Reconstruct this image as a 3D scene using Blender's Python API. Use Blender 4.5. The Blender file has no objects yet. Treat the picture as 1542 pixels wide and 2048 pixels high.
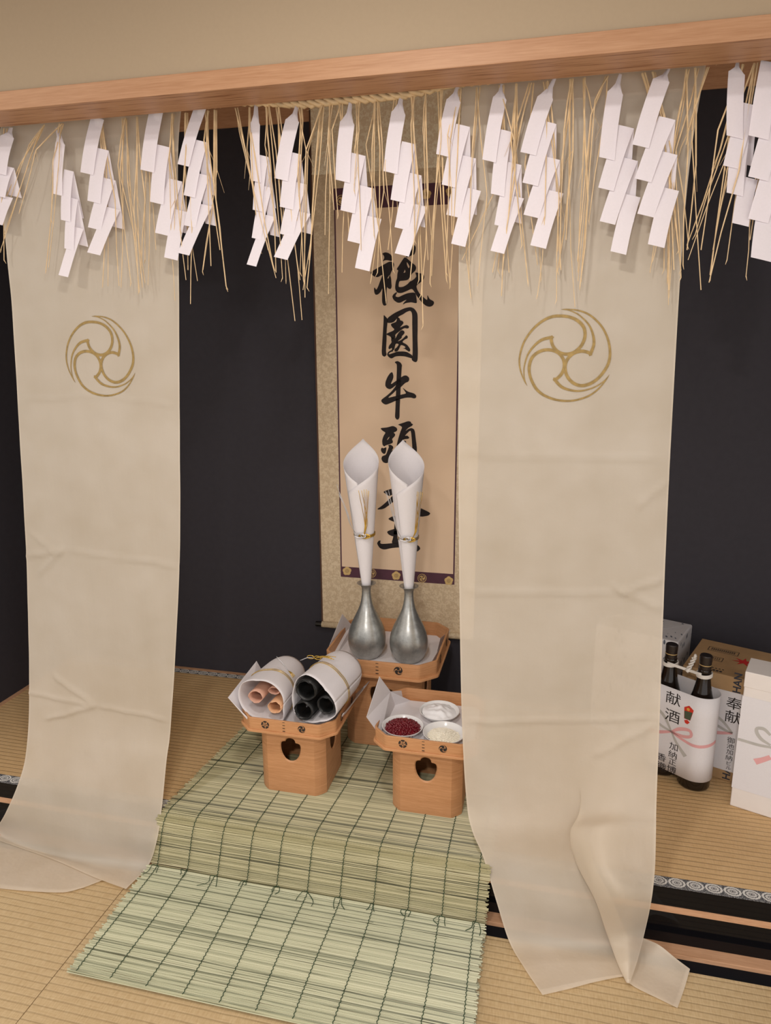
import bpy, bmesh, math, random
from math import sin, cos, pi, radians, sqrt, atan2
from mathutils import Vector, Matrix, noise
from mathutils.bvhtree import BVHTree

random.seed(7)
V = Vector
SC = bpy.context.scene
COL = SC.collection
# ------------------------------------------------------------------ camera
CAM = Vector((0.0, -1.792, 1.45))
FPX, PX, PY = 1400.0, 771.0, 1024.0


def _basis():
    def d(px, py):
        v = Vector((px - PX, py - PY, FPX)); v.normalize(); return v
    x = -d(-5350, 722)
    y = d(1107, 700); y = y - x * x.dot(y); y.normalize()
    z = x.cross(y)
    return x, y, z


RX, RY, RZ = _basis()


def ray(px, py):
    v = Vector((px - PX, py - PY, FPX))
    return Vector((RX.dot(v), RY.dot(v), RZ.dot(v)))


def at_x(px, py, x):
    r = ray(px, py); return CAM + r * ((x - CAM.x) / r.x)


def at_y(px, py, y):
    r = ray(px, py); return CAM + r * ((y - CAM.y) / r.y)


def at_z(px, py, z):
    r = ray(px, py); return CAM + r * ((z - CAM.z) / r.z)


def at_plane(px, py, p, n):
    r = ray(px, py); return CAM + r * ((p - CAM).dot(n) / r.dot(n))


cd = bpy.data.cameras.new('camera'); cam = bpy.data.objects.new('camera', cd); COL.objects.link(cam)
cd.sensor_fit = 'VERTICAL'; cd.sensor_height = 36.0; cd.lens = 36.0 * FPX / 2048.0
cd.clip_start = 0.05
M = Matrix(((RX.x, -RX.y, -RX.z, CAM.x), (RY.x, -RY.y, -RY.z, CAM.y), (RZ.x, -RZ.y, -RZ.z, CAM.z), (0, 0, 0, 1)))
cam.matrix_world = M
SC.camera = cam
# ------------------------------------------------------------------ world, lamps, exposure
SC.view_settings.view_transform = 'Standard'; SC.view_settings.look = 'None'
SC.view_settings.exposure = 0.0; SC.view_settings.gamma = 1.0
SC.view_settings.use_curve_mapping = False
w = bpy.data.worlds.new('world'); SC.world = w; w.use_nodes = True
w.node_tree.nodes['Background'].inputs[0].default_value = (1.0, 0.96, 0.935, 1)
w.node_tree.nodes['Background'].inputs[1].default_value = 1.15


def lamp(name, loc, power, size, col=(1.0, 0.945, 0.90), target=None, spread=180):
    l = bpy.data.lights.new(name, 'AREA'); l.shape = 'DISK'; l.size = size; l.energy = power; l.color = col
    l.spread = radians(spread)
    o = bpy.data.objects.new(name, l); COL.objects.link(o); o.location = loc
    if target:
        o.rotation_euler = (Vector(target) - Vector(loc)).to_track_quat('-Z', 'Y').to_euler()
    return o


lamp('ceiling_lamp', (-0.40, -1.0, 2.42), 13, 0.16)
lamp('ceiling_lamp', (-0.10, -2.6, 2.42), 40, 0.16)
lamp('ceiling_lamp', (-1.95, -1.3, 2.42), 13, 0.16)
lamp('ceiling_lamp', (1.2, -1.9, 2.42), 7, 0.16)

# ------------------------------------------------------------------ materials


def lin(c):
    c = c / 255.0
    return c / 12.92 if c <= 0.04045 else ((c + 0.055) / 1.055) ** 2.4


def rgb(r, g, b):
    return (lin(r), lin(g), lin(b), 1.0)


class NT:
    def __init__(s, name):
        s.m = bpy.data.materials.new(name); s.m.use_nodes = True
        s.t = s.m.node_tree; s.n = s.t.nodes; s.l = s.t.links
        s.b = s.n['Principled BSDF']; s.out = s.n['Material Output']

    def add(s, typ, **kw):
        nd = s.n.new(typ)
        for k, v in kw.items():
            if k in nd.inputs: nd.inputs[k].default_value = v
            else: setattr(nd, k, v)
        return nd

    def link(s, a, b): s.l.new(a, b)

    def coords(s, scale=(1, 1, 1), rot=(0, 0, 0), kind='Object'):
        tc = s.add('ShaderNodeTexCoord'); mp = s.add('ShaderNodeMapping')
        mp.inputs['Scale'].default_value = scale; mp.inputs['Rotation'].default_value = rot
        s.link(tc.outputs[kind], mp.inputs['Vector']); return mp.outputs['Vector']

    def math(s, op, a, b=None):
        nd = s.add('ShaderNodeMath', operation=op)
        for i, v in enumerate((a, b)):
            if v is None: continue
            if isinstance(v, (int, float)): nd.inputs[i].default_value = v
            else: s.link(v, nd.inputs[i])
        return nd.outputs[0]

    def ramp(s, fac, stops):
        nd = s.add('ShaderNodeValToRGB'); e = nd.color_ramp.elements
        while len(e) < len(stops): e.new(0.5)
        for i, (p, c) in enumerate(stops): e[i].position = p; e[i].color = c
        s.link(fac, nd.inputs[0]); return nd.outputs[0]

    def noise(s, vec, scale, detail=3, rough=0.5):
        nd = s.add('ShaderNodeTexNoise'); nd.inputs['Scale'].default_value = scale
        nd.inputs['Detail'].default_value = detail; nd.inputs['Roughness'].default_value = rough
        if vec is not None: s.link(vec, nd.inputs['Vector'])
        return nd.outputs['Fac']

    def bump(s, h, strength=0.3, dist=0.01):
        nd = s.add('ShaderNodeBump'); nd.inputs['Strength'].default_value = strength
        nd.inputs['Distance'].default_value = dist
        s.link(h, nd.inputs['Height']); s.link(nd.outputs[0], s.b.inputs['Normal']); return nd


def plain(name, c, rough=0.6, metal=0.0, spec=0.5, var=0.06, vs=30):
    t = NT(name)
    v = t.coords()
    n = t.noise(v, vs, 3)
    d = tuple(x * (1 - var) for x in c[:3]) + (1,)
    e = tuple(min(1, x * (1 + var)) for x in c[:3]) + (1,)
    t.link(t.ramp(n, [(0.3, d), (0.7, e)]), t.b.inputs['Base Color'])
    t.b.inputs['Roughness'].default_value = rough; t.b.inputs['Metallic'].default_value = metal
    t.b.inputs['Specular IOR Level'].default_value = spec
    return t.m


def wood(name, c, dark, scale=(1, 1, 1), streak=0.0, rough=0.5, dens=1.0):
    t = NT(name)
    v = t.coords(scale)
    n = t.noise(v, 30 * dens, 5, 0.6)
    n2 = t.noise(v, 6 * dens, 2)
    f = t.math('ADD', t.math('MULTIPLY', n, 0.6), t.math('MULTIPLY', n2, 0.4))
    stops = [(0.36, dark), (0.62, c)]
    col = t.ramp(f, stops)
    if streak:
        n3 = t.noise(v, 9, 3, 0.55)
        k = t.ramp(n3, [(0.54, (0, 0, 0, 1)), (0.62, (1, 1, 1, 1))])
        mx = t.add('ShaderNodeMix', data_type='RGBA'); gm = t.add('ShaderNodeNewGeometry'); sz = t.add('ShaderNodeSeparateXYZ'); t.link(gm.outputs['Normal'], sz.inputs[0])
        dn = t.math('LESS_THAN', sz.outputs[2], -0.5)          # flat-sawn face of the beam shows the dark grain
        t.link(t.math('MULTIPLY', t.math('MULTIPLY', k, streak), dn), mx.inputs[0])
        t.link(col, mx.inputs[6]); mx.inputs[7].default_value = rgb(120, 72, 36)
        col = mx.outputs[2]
    t.link(col, t.b.inputs['Base Color']); t.b.inputs['Roughness'].default_value = rough
    t.b.inputs['Specular IOR Level'].default_value = 0.35
    t.bump(n, 0.08, 0.002)
    return t.m


def tatami(name, c, dark, pitch=0.0145, weave=0.5, amp=0.5):
    t = NT(name)
    v = t.coords((1, 1, 1))
    sx = t.add('ShaderNodeSeparateXYZ'); t.link(v, sx.inputs[0])
    warp = t.noise(t.coords((1.5, 6, 1)), 3, 2)
    yy = t.math('ADD', sx.outputs[1], t.math('MULTIPLY', warp, 0.006))
    ph = t.math('FRACT', t.math('DIVIDE', yy, pitch))
    tri = t.math('ABSOLUTE', t.math('SUBTRACT', ph, 0.5))           # 0 centre .. .5 at groove
    groove = t.ramp(tri, [(0.32, (0, 0, 0, 1)), (0.5, (1, 1, 1, 1))])
    fine = t.noise(t.coords((260, 40, 1)), 1.0, 2)
    reed = t.noise(t.coords((18, 420, 1)), 1.0, 3)
    big = t.noise(v, 3.0, 3)
    f = t.math('ADD', t.math('MULTIPLY', reed, 0.5), t.math('ADD', t.math('MULTIPLY', fine, weave), t.math('MULTIPLY', big, 0.4)))
    col = t.ramp(f, [(0.45, dark), (0.95, c)])
    mx = t.add('ShaderNodeMix', data_type='RGBA'); t.link(t.math('MULTIPLY', groove, amp), mx.inputs[0])
    t.link(col, mx.inputs[6]); mx.inputs[7].default_value = tuple(x * 0.45 for x in dark[:3]) + (1,)
    t.link(mx.outputs[2], t.b.inputs['Base Color'])
    t.b.inputs['Roughness'].default_value = 0.55; t.b.inputs['Specular IOR Level'].default_value = 0.3
    h = t.math('SUBTRACT', t.math('MULTIPLY', fine, 0.25), groove)
    t.bump(h, 0.5, 0.002)
    return t.m


def cloth_mat():
    t = NT('silk_cloth')
    b = t.b
    v = t.coords()
    big = t.noise(v, 2.5, 3)
    st = t.noise(v, 9, 2)
    f = t.math('ADD', t.math('MULTIPLY', big, 0.6), t.math('MULTIPLY', st, 0.4))
    col = t.ramp(f, [(0.3, rgb(220, 207, 186)), (0.62, rgb(235, 224, 207))])
    t.link(col, b.inputs['Base Color'])
    b.inputs['Roughness'].default_value = 0.5; b.inputs['Sheen Weight'].default_value = 0.25
    b.inputs['Specular IOR Level'].default_value = 0.3
    vert = t.noise(t.coords((14, 14, 1.4)), 1.0, 3)
    weave = t.noise(t.coords((60, 60, 900)), 1.0, 2)
    crum = t.noise(v, 16, 4, 0.55)
    h = t.math('ADD', t.math('MULTIPLY', vert, 1.0), t.math('ADD', t.math('MULTIPLY', crum, 0.5), t.math('MULTIPLY', weave, 0.03)))
    t.bump(h, 0.42, 0.012)
    tl = t.add('ShaderNodeBsdfTranslucent'); tl.inputs['Color'].default_value = rgb(236, 221, 196)
    tp = t.add('ShaderNodeBsdfTransparent'); tp.inputs['Color'].default_value = (1, 0.97, 0.92, 1)
    m1 = t.add('ShaderNodeMixShader'); m1.inputs[0].default_value = 0.34
    t.link(b.outputs[0], m1.inputs[1]); t.link(tl.outputs[0], m1.inputs[2])
    m2 = t.add('ShaderNodeMixShader')
    at = t.add('ShaderNodeAttribute', attribute_name='hem')
    # single silk layer lets some of what lies behind through; the doubled hem does not
    t.link(t.math('MULTIPLY', t.math('SUBTRACT', 1.0, at.outputs['Fac']), 0.165), m2.inputs[0])
    t.link(m1.outputs[0], m2.inputs[1]); t.link(tp.outputs[0], m2.inputs[2])
    t.link(m2.outputs[0], t.out.inputs['Surface'])
    return t.m


def brocade(name, c, c2, gold=0.35):
    t = NT(name)
    v = t.coords()
    n = t.noise(v, 160, 3, 0.6)
    n2 = t.noise(v, 55, 2)
    k = t.ramp(t.math('ADD', t.math('MULTIPLY', n, 0.5), t.math('MULTIPLY', n2, 0.5)), [(0.46, (0, 0, 0, 1)), (0.56, (1, 1, 1, 1))])
    mx = t.add('ShaderNodeMix', data_type='RGBA'); t.link(k, mx.inputs[0])
    mx.inputs[6].default_value = c; mx.inputs[7].default_value = c2
    t.link(mx.outputs[2], t.b.inputs['Base Color'])
    t.link(t.math('MULTIPLY', k, gold), t.b.inputs['Metallic'])
    t.b.inputs['Roughness'].default_value = 0.42
    t.bump(k, 0.25, 0.001)
    return t.m


def heri_mat():
    t = NT('brocade_border')
    tc = t.add('ShaderNodeTexCoord')
    uv = t.add('ShaderNodeSeparateXYZ'); t.link(tc.outputs['UV'], uv.inputs[0])
    u = t.math('SUBTRACT', t.math('FRACT', uv.outputs[0]), 0.5)
    vv = t.math('SUBTRACT', uv.outputs[1], 0.5)
    r = t.math('SQRT', t.math('ADD', t.math('MULTIPLY', u, u), t.math('MULTIPLY', vv, vv)))
    ang = t.math('ARCTAN2', vv, u)
    pet = t.math('MULTIPLY', t.math('SINE', t.math('MULTIPLY', ang, 12.0)), 0.018)
    rr = t.math('ADD', r, pet)
    ringc = t.ramp(rr, [(0.0, rgb(40, 40, 46)), (0.06, rgb(205, 202, 198)), (0.11, rgb(46, 46, 52)), (0.15, rgb(200, 198, 194)),
                        (0.27, rgb(200, 198, 194)), (0.29, rgb(50, 50, 55)), (0.325, rgb(50, 50, 55)), (0.345, rgb(212, 210, 205)),
                        (0.46, rgb(212, 210, 205)), (0.48, rgb(44, 45, 52))])
    nd = ringc.node; nd.color_ramp.interpolation = 'CONSTANT'
    sp = t.noise(t.coords(), 500, 1)
    spk = t.ramp(sp, [(0.52, rgb(44, 45, 52)), (0.56, rgb(150, 150, 150))])
    out = t.ramp(r, [(0.479, (0, 0, 0, 1)), (0.481, (1, 1, 1, 1))])
    mx = t.add('ShaderNodeMix', data_type='RGBA'); t.link(out, mx.inputs[0]); t.link(ringc, mx.inputs[6]); t.link(spk, mx.inputs[7])
    t.link(mx.outputs[2], t.b.inputs['Base Color']); t.b.inputs['Roughness'].default_value = 0.7
    return t.m


def pewter_mat():
    t = NT('pewter')
    v = t.coords()
    n = t.noise(v, 26, 5, 0.65); n2 = t.noise(v, 110, 2)
    col = t.ramp(n, [(0.3, rgb(142, 143, 140)), (0.7, rgb(188, 188, 184))])
    spots = t.ramp(n2, [(0.68, (0, 0, 0, 1)), (0.78, (1, 1, 1, 1))])
    mx = t.add('ShaderNodeMix', data_type='RGBA'); t.link(t.math('MULTIPLY', spots, 0.35), mx.inputs[0])
    t.link(col, mx.inputs[6]); mx.inputs[7].default_value = rgb(80, 80, 78)
    t.link(mx.outputs[2], t.b.inputs['Base Color']); t.b.inputs['Metallic'].default_value = 0.72
    t.link(t.ramp(n, [(0.3, (0.42,) * 3 + (1,)), (0.7, (0.27,) * 3 + (1,))]), t.b.inputs['Roughness'])
    return t.m


def reed_mat(name, ca, cb, cc):
    t = NT(name)
    at = t.add('ShaderNodeAttribute', attribute_name='tone')
    v = t.coords((12, 200, 200)); n = t.noise(v, 1.0, 3)
    f = t.math('ADD', t.math('MULTIPLY', at.outputs['Fac'], 0.75), t.math('MULTIPLY', n, 0.25))
    t.link(t.ramp(f, [(0.12, ca), (0.45, cb), (0.8, cc)]), t.b.inputs['Base Color'])
    t.b.inputs['Roughness'].default_value = 0.42; t.b.inputs['Specular IOR Level'].default_value = 0.4
    return t.m


def paper_mat(name, c, trans=0.15, rough=0.75):
    t = NT(name)
    n = t.noise(t.coords(), 220, 3)
    d = tuple(x * 0.97 for x in c[:3]) + (1,)
    t.link(t.ramp(n, [(0.3, d), (0.7, c)]), t.b.inputs['Base Color']); t.b.inputs['Roughness'].default_value = rough
    t.b.inputs['Specular IOR Level'].default_value = 0.25
    if trans:
        tl = t.add('ShaderNodeBsdfTranslucent'); tl.inputs['Color'].default_value = c
        m1 = t.add('ShaderNodeMixShader'); m1.inputs[0].default_value = trans
        t.link(t.b.outputs[0], m1.inputs[1]); t.link(tl.outputs[0], m1.inputs[2]); t.link(m1.outputs[0], t.out.inputs['Surface'])
    return t.m


def flecked_paper():
    t = NT('flecked_wrapping_paper')
    v = t.coords((62, 24, 24), (0.4, 0.7, 0.5))
    vo = t.add('ShaderNodeTexVoronoi'); vo.inputs['Scale'].default_value = 1.0; t.link(v, vo.inputs['Vector'])
    k = t.ramp(vo.outputs['Distance'], [(0.20, (1, 1, 1, 1)), (0.24, (0, 0, 0, 1))])
    mx = t.add('ShaderNodeMix', data_type='RGBA'); t.link(k, mx.inputs[0])
    mx.inputs[6].default_value = rgb(206, 204, 206); mx.inputs[7].default_value = rgb(90, 98, 112)
    t.link(mx.outputs[2], t.b.inputs['Base Color']); t.b.inputs['Roughness'].default_value = 0.4
    t.bump(t.noise(t.coords(), 14, 3), 0.25, 0.01)
    return t.m


def lacquer(name, c=(0.004, 0.004, 0.005, 1), rough=0.06, spec=0.5):
    t = NT(name)
    n = t.noise(t.coords(), 8, 2)
    t.link(t.ramp(n, [(0, c), (1, tuple(x * 1.3 for x in c[:3]) + (1,))]), t.b.inputs['Base Color'])
    t.b.inputs['Roughness'].default_value = rough; t.b.inputs['Specular IOR Level'].default_value = spec
    return t.m


MAT = {}
MAT['plaster'] = plain('sand_plaster', rgb(168, 150, 126), 0.9, var=0.012, vs=120, spec=0.1)
MAT['dark_wall'] = plain('dark_paper_wall', rgb(56, 54, 60), 0.7, var=0.05, vs=40, spec=0.2)
MAT['beam'] = wood('beam_wood', rgb(186, 144, 110), rgb(168, 124, 90), (0.7, 16, 16), 0.7, 0.5, 0.6)
MAT['trimwood'] = wood('trim_wood', rgb(204, 160, 126), rgb(184, 140, 106), (1, 14, 14), 0.0, 0.5)
MAT['tatami_back'] = tatami('aged_tatami', rgb(226, 194, 148), rgb(194, 158, 110), 0.0205, 0.35, 0.55)
MAT['tatami_front'] = tatami('pale_tatami', rgb(206, 182, 142), rgb(178, 150, 108), 0.0215, 0.6, 0.3)
MAT['lacquer'] = lacquer('black_lacquer', rough=.05, spec=.22)
MAT['black_cloth'] = plain('black_edging_cloth', rgb(20, 20, 24), 0.8, spec=0.1)
MAT['heri'] = heri_mat()
MAT['cloth'] = cloth_mat()
MAT['gold_print'] = plain('gold_leaf_print', rgb(146, 120, 66), 0.45, 0.2, var=0.22, vs=90)
MAT['brocade'] = brocade('scroll_brocade', rgb(204, 182, 150), rgb(222, 203, 172), 0.05)
MAT['brocade_top'] = brocade('gold_brocade_painted_glint', rgb(236, 220, 190), rgb(254, 246, 222), 0.05)  # gold brocade; its glint is painted in as a paler base colour
MAT['purple'] = plain('purple_silk', rgb(82, 44, 60), 0.6, var=0.1)
MAT['scroll_paper'] = plain('scroll_paper', rgb(230, 203, 174), 0.75, var=0.035, vs=5, spec=0.15)
MAT['ink'] = plain('ink', rgb(44, 38, 38), 0.7, var=0.15, vs=60, spec=0.2)
MAT['gold_crest'] = plain('gold_crest', rgb(212, 180, 120), 0.5, 0.2)
MAT['brown_edge'] = plain('brown_edging', rgb(86, 56, 38), 0.7)
MAT['roller'] = lacquer('roller_lacquer', (0.006, 0.005, 0.005, 1), 0.2)
MAT['sanbo'] = wood('offering_stand_wood', rgb(204, 152, 108), rgb(182, 130, 86), (1.2, 1.2, 30), 0, 0.45)
MAT['dark_ink'] = plain('burnt_black', rgb(38, 30, 26), 0.6)
MAT['paper'] = paper_mat('white_paper', rgb(240, 236, 238), 0.12)
MAT['streamer'] = paper_mat('streamer_paper', rgb(238, 232, 238), 0.18)
MAT['noshi'] = paper_mat('noshi_paper', rgb(232, 230, 234), 0.05)
MAT['pewter'] = pewter_mat()
MAT['gold_cord'] = plain('gold_cord', rgb(200, 164, 74), 0.3, 0.7, var=0.15)
MAT['silver_cord'] = plain('silver_cord', rgb(200, 198, 200), 0.3, 0.6, var=0.1)
MAT['kelp'] = plain('dried_kelp', rgb(26, 26, 26), 0.42, var=0.5, vs=40)
MAT['squid'] = plain('dried_squid', rgb(206, 160, 138), 0.5, var=0.08, vs=25)
MAT['squid2'] = plain('dried_squid_amber', rgb(216, 168, 128), 0.5, var=0.08, vs=25)
MAT['porcelain'] = plain('white_porcelain', rgb(238, 238, 238), 0.15, var=0.01)
MAT['bean'] = plain('red_bean', rgb(112, 26, 36), 0.28, var=0.25, vs=40)
MAT['rice'] = plain('rice', rgb(250, 244, 228), 0.5, var=0.05, vs=200)
MAT['salt'] = plain('salt', rgb(246, 246, 248), 0.8, var=0.03, vs=400)
MAT['straw'] = plain('straw', rgb(216, 188, 146), 0.5, var=0.14, vs=40)
MAT['reed'] = reed_mat('mat_reed', rgb(78, 77, 54), rgb(158, 152, 116), rgb(196, 188, 150))
MAT['reed_pale'] = reed_mat('mat_reed_pale', rgb(92, 96, 72), rgb(178, 179, 148), rgb(200, 199, 168))
MAT['thread'] = plain('green_thread', rgb(34, 62, 36), 0.8)
MAT['bottle'] = lacquer('brown_bottle_glass', (0.010, 0.006, 0.004, 1), 0.08)
MAT['cap'] = plain('bottle_cap', rgb(34, 26, 24), 0.3, var=0.2, vs=200)
MAT['white_cord'] = plain('white_paper_cord', rgb(226, 222, 216), 0.7)
MAT['carton'] = plain('corrugated_carton', rgb(176, 144, 106), 0.75, var=0.05, spec=0.15)
MAT['print_dark'] = plain('printed_ink', rgb(60, 52, 50), 0.7)
MAT['navy'] = plain('navy_print', rgb(44, 48, 62), 0.7)
MAT['red_print'] = plain('red_print', rgb(196, 44, 44), 0.6)
MAT['pink_print'] = plain('pink_print', rgb(226, 168, 170), 0.7)
MAT['grey_print'] = plain('grey_print', rgb(186, 184, 180), 0.7)
MAT['noshi_red'] = plain('ornament_red', rgb(206, 52, 36), 0.6)
MAT['noshi_green'] = plain('ornament_green', rgb(72, 84, 66), 0.6)
MAT['noshi_gold'] = plain('ornament_gold', rgb(224, 168, 70), 0.5)
MAT['flecked'] = flecked_paper()
MAT['giftbox'] = plain('white_gift_box', rgb(232, 226, 222), 0.45, var=0.015)
MAT['lampshade'] = plain('lamp_trim', rgb(230, 228, 224), 0.5)

# ------------------------------------------------------------------ mesh helpers


class MB:
    def __init__(s): s.v = []; s.f = []; s.uv = None; s.at = {}

    def add(s, vs, fs):
        k = len(s.v); s.v += [Vector(p) for p in vs]; s.f += [tuple(i + k for i in f) for f in fs]; return k

    def box(s, a, b):
        x0, y0, z0 = a; x1, y1, z1 = b
        s.add([(x0, y0, z0), (x1, y0, z0), (x1, y1, z0), (x0, y1, z0), (x0, y0, z1), (x1, y0, z1), (x1, y1, z1), (x0, y1, z1)],
              [(0, 3, 2, 1), (4, 5, 6, 7), (0, 1, 5, 4), (1, 2, 6, 5), (2, 3, 7, 6), (3, 0, 4, 7)])

    def grid(s, rows, close=False):
        n = len(rows[0]); k = len(s.v)
        for r in rows: s.v += [Vector(p) for p in r]
        for i in range(len(rows) - 1):
            for j in range(n if close else n - 1):
                a = k + i * n + j; b = k + i * n + (j + 1) % n
                s.f.append((a, b, b + n, a + n))
        return k

    def tube(s, pts, r, seg=6, cap=True):
        pts = [Vector(p) for p in pts]; n = len(pts)
        rs = r if isinstance(r, (list, tuple)) else [r] * n
        up = Vector((0.13, 0.21, 0.97)); rows = []; prev = None
        for i, p in enumerate(pts):
            t = pts[min(i + 1, n - 1)] - pts[max(i - 1, 0)]
            if t.length < 1e-9: t = Vector((0, 0, 1))
            t.normalize()
            a = (prev if prev is not None else up)
            a = a - t * a.dot(t)
            if a.length < 1e-4: a = Vector((1, 0.2, 0)) - t * t.x
            a.normalize(); prev = a; b = t.cross(a)
            rows.append([p + (a * cos(2 * pi * j / seg) + b * sin(2 * pi * j / seg)) * rs[i] for j in range(seg)])
        k = s.grid(rows, True)
        if cap:
            s.f.append(tuple(k + j for j in range(seg))[::-1])
            e = k + (n - 1) * seg
            s.f.append(tuple(e + j for j in range(seg)))

    def lathe(s, prof, c=(0, 0, 0), seg=40):
        c = Vector(c)
        rows = [[c + Vector((r * cos(2 * pi * j / seg), r * sin(2 * pi * j / seg), z)) for j in range(seg)] for r, z in prof]
        s.grid(rows, True)


def resample(pts, n):
    """Catmull-Rom through pts, n samples"""
    pts = [Vector(p) for p in pts]; m = len(pts); out = []
    for i in range(n):
        t = i / (n - 1) * (m - 1); k = min(int(t), m - 2); u = t - k
        p1, p2 = pts[k], pts[k + 1]
        p0 = pts[k - 1] if k > 0 else p1 * 2 - p2
        p3 = pts[k + 2] if k + 2 < m else p2 * 2 - p1
        out.append(0.5 * ((2 * p1) + (p2 - p0) * u + (2 * p0 - 5 * p1 + 4 * p2 - p3) * u * u + (3 * p1 - p0 - 3 * p2 + p3) * u ** 3))
    return out


def wloc(o):
    return o.location + (wloc(o.parent) if o.parent else Vector())


def build(name, mb, mat, parent=None, smooth=False, solid=0.0, bevel=0.0, origin=None, uv=None, attr=None, offset=0.0):
    me = bpy.data.meshes.new(name)
    if parent is not None:
        org = wloc(parent) if parent.get('_rot') is None else None
    elif origin is not None:
        org = Vector(origin)
    else:
        xs = [p.x for p in mb.v]; ys = [p.y for p in mb.v]; zs = [p.z for p in mb.v]
        org = Vector(((min(xs) + max(xs)) / 2, (min(ys) + max(ys)) / 2, min(zs)))
    shift = org if org is not None else Vector()
    me.from_pydata([tuple(p - shift) for p in mb.v], [], mb.f)
    if smooth:
        for p in me.polygons: p.use_smooth = True
    if uv is not None:
        lay = me.uv_layers.new(name='UVMap')
        for lp in me.loops:
            lay.data[lp.index].uv = uv(mb.v[lp.vertex_index])
    if attr:
        for k, vals in attr.items():
            a = me.attributes.new(k, 'FLOAT', 'POINT')
            a.data.foreach_set('value', vals)
    me.materials.append(mat if not isinstance(mat, str) else MAT[mat])
    me.validate()
    o = bpy.data.objects.new(name, me); COL.objects.link(o)
    if parent is not None: o.parent = parent
    else: o.location = org
    if solid:
        md = o.modifiers.new('thickness', 'SOLIDIFY'); md.thickness = solid; md.offset = offset
    if bevel:
        md = o.modifiers.new('bevel', 'BEVEL'); md.width = bevel; md.segments = 2; md.limit_method = 'ANGLE'
    return o


def tag(o, label, cat, group=None, kind=None):
    o['label'] = label; o['category'] = cat
    if group: o['group'] = group
    if kind: o['kind'] = kind
    return o


def empty(name, loc, label, cat, group=None):
    o = bpy.data.objects.new(name, None); COL.objects.link(o); o.location = loc
    o.empty_display_size = 0.05
    return tag(o, label, cat, group)


def struct(name, mb, mat, **kw):
    o = build(name, mb, mat, **kw); o['kind'] = 'structure'; return o


def fill(polys):
    """polys: list of closed 2-D outlines (outer + holes) -> (verts2d, faces)"""
    cu = bpy.data.curves.new('tmp', 'CURVE'); cu.dimensions = '2D'; cu.fill_mode = 'BOTH'
    for P in polys:
        sp = cu.splines.new('POLY'); sp.points.add(len(P) - 1); sp.use_cyclic_u = True
        for i, (x, y) in enumerate(P): sp.points[i].co = (x, y, 0, 1)
    ob = bpy.data.objects.new('tmp', cu); COL.objects.link(ob)
    me = ob.to_mesh()
    vs = [(v.co.x, v.co.y) for v in me.vertices]; fs = [tuple(p.vertices) for p in me.polygons]
    ob.to_mesh_clear(); bpy.data.objects.remove(ob); bpy.data.curves.remove(cu)
    return vs, fs


def smooth_poly(P, it=2):
    """Chaikin corner cutting (keeps outline, rounds it)"""
    for _ in range(it):
        Q = []
        for i in range(len(P)):
            a = P[i]; b = P[(i + 1) % len(P)]
            Q.append((a[0] * .8 + b[0] * .2, a[1] * .8 + b[1] * .2)); Q.append((a[0] * .2 + b[0] * .8, a[1] * .2 + b[1] * .8))
        P = Q
    return P


def text_mesh(body, size=1.0, bold=0.0):
    cu = bpy.data.curves.new('tmp', 'FONT'); cu.body = body; cu.size = size; cu.align_x = 'CENTER'; cu.align_y = 'CENTER'
    cu.resolution_u = 3; cu.offset = bold * size
    ob = bpy.data.objects.new('tmp', cu); COL.objects.link(ob)
    me = ob.to_mesh()
    vs = [(v.co.x, v.co.y) for v in me.vertices]; fs = [tuple(p.vertices) for p in me.polygons]
    ob.to_mesh_clear(); bpy.data.objects.remove(ob); bpy.data.curves.remove(cu)
    if vs:   # centre on its own box
        x0 = min(v[0] for v in vs); x1 = max(v[0] for v in vs); y0 = min(v[1] for v in vs); y1 = max(v[1] for v in vs)
        vs = [(x - (x0 + x1) / 2, y - (y0 + y1) / 2) for x, y in vs]
    return vs, fs


def ribbon2d(pts, widths, n=24):
    """variable-width stroke as a quad strip, 2-D"""
    P = resample([(x, y, 0) for x, y in pts], n)
    W = resample([(x, 0, 0) for x in widths], n)
    vs, fs = [], []
    for i, p in enumerate(P):
        t = P[min(i + 1, n - 1)] - P[max(i - 1, 0)]; t.normalize()
        q = Vector((-t.y, t.x, 0)) * max(W[i].x, 1e-4) / 2
        vs += [(p.x + q.x, p.y + q.y), (p.x - q.x, p.y - q.y)]
        if i: fs.append((2 * i - 2, 2 * i - 1, 2 * i + 1, 2 * i))
    return vs, fs


# tomoe comma in unit coordinates (centre 0,0, radius 1, y down)
_T = [(590, 440), (570, 480), (600, 580), (680, 660), (790, 690), (900, 660), (990, 570), (1030, 450), (1010, 330), (930, 240), (820, 185),
      (690, 165), (560, 175), (430, 235), (300, 350), (200, 500), (150, 650), (135, 790), (160, 930), (220, 1070), (262, 1140)]
_I = [(262, 1140), (222, 1050), (206, 950), (210, 850), (250, 700), (330, 580), (440, 490), (590, 452)]


def unit(P): return [((x - 780) / 650.0, (y - 730) / 650.0) for x, y in P]


def rot(P, a):
    c, s_ = cos(a), sin(a); return [(x * c - y * s_, x * s_ + y * c) for x, y in P]


def tomoe_lines(th=0.062):
    out = []
    for k in range(3):
        a = 2 * pi * k / 3
        out.append(ribbon2d(rot(unit(_T), a), [th * 1.1] * 10 + [th] * 3 + [th * .9, th * .8, th * .7, th * .65, th * .6, th * .5, th * .35, th * .05], 90))
        out.append(ribbon2d(rot(unit(_I), a), [th * .05, th * .3, th * .4, th * .45, th * .6, th * .8, th, th * 1.1], 40))
    return out


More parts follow.
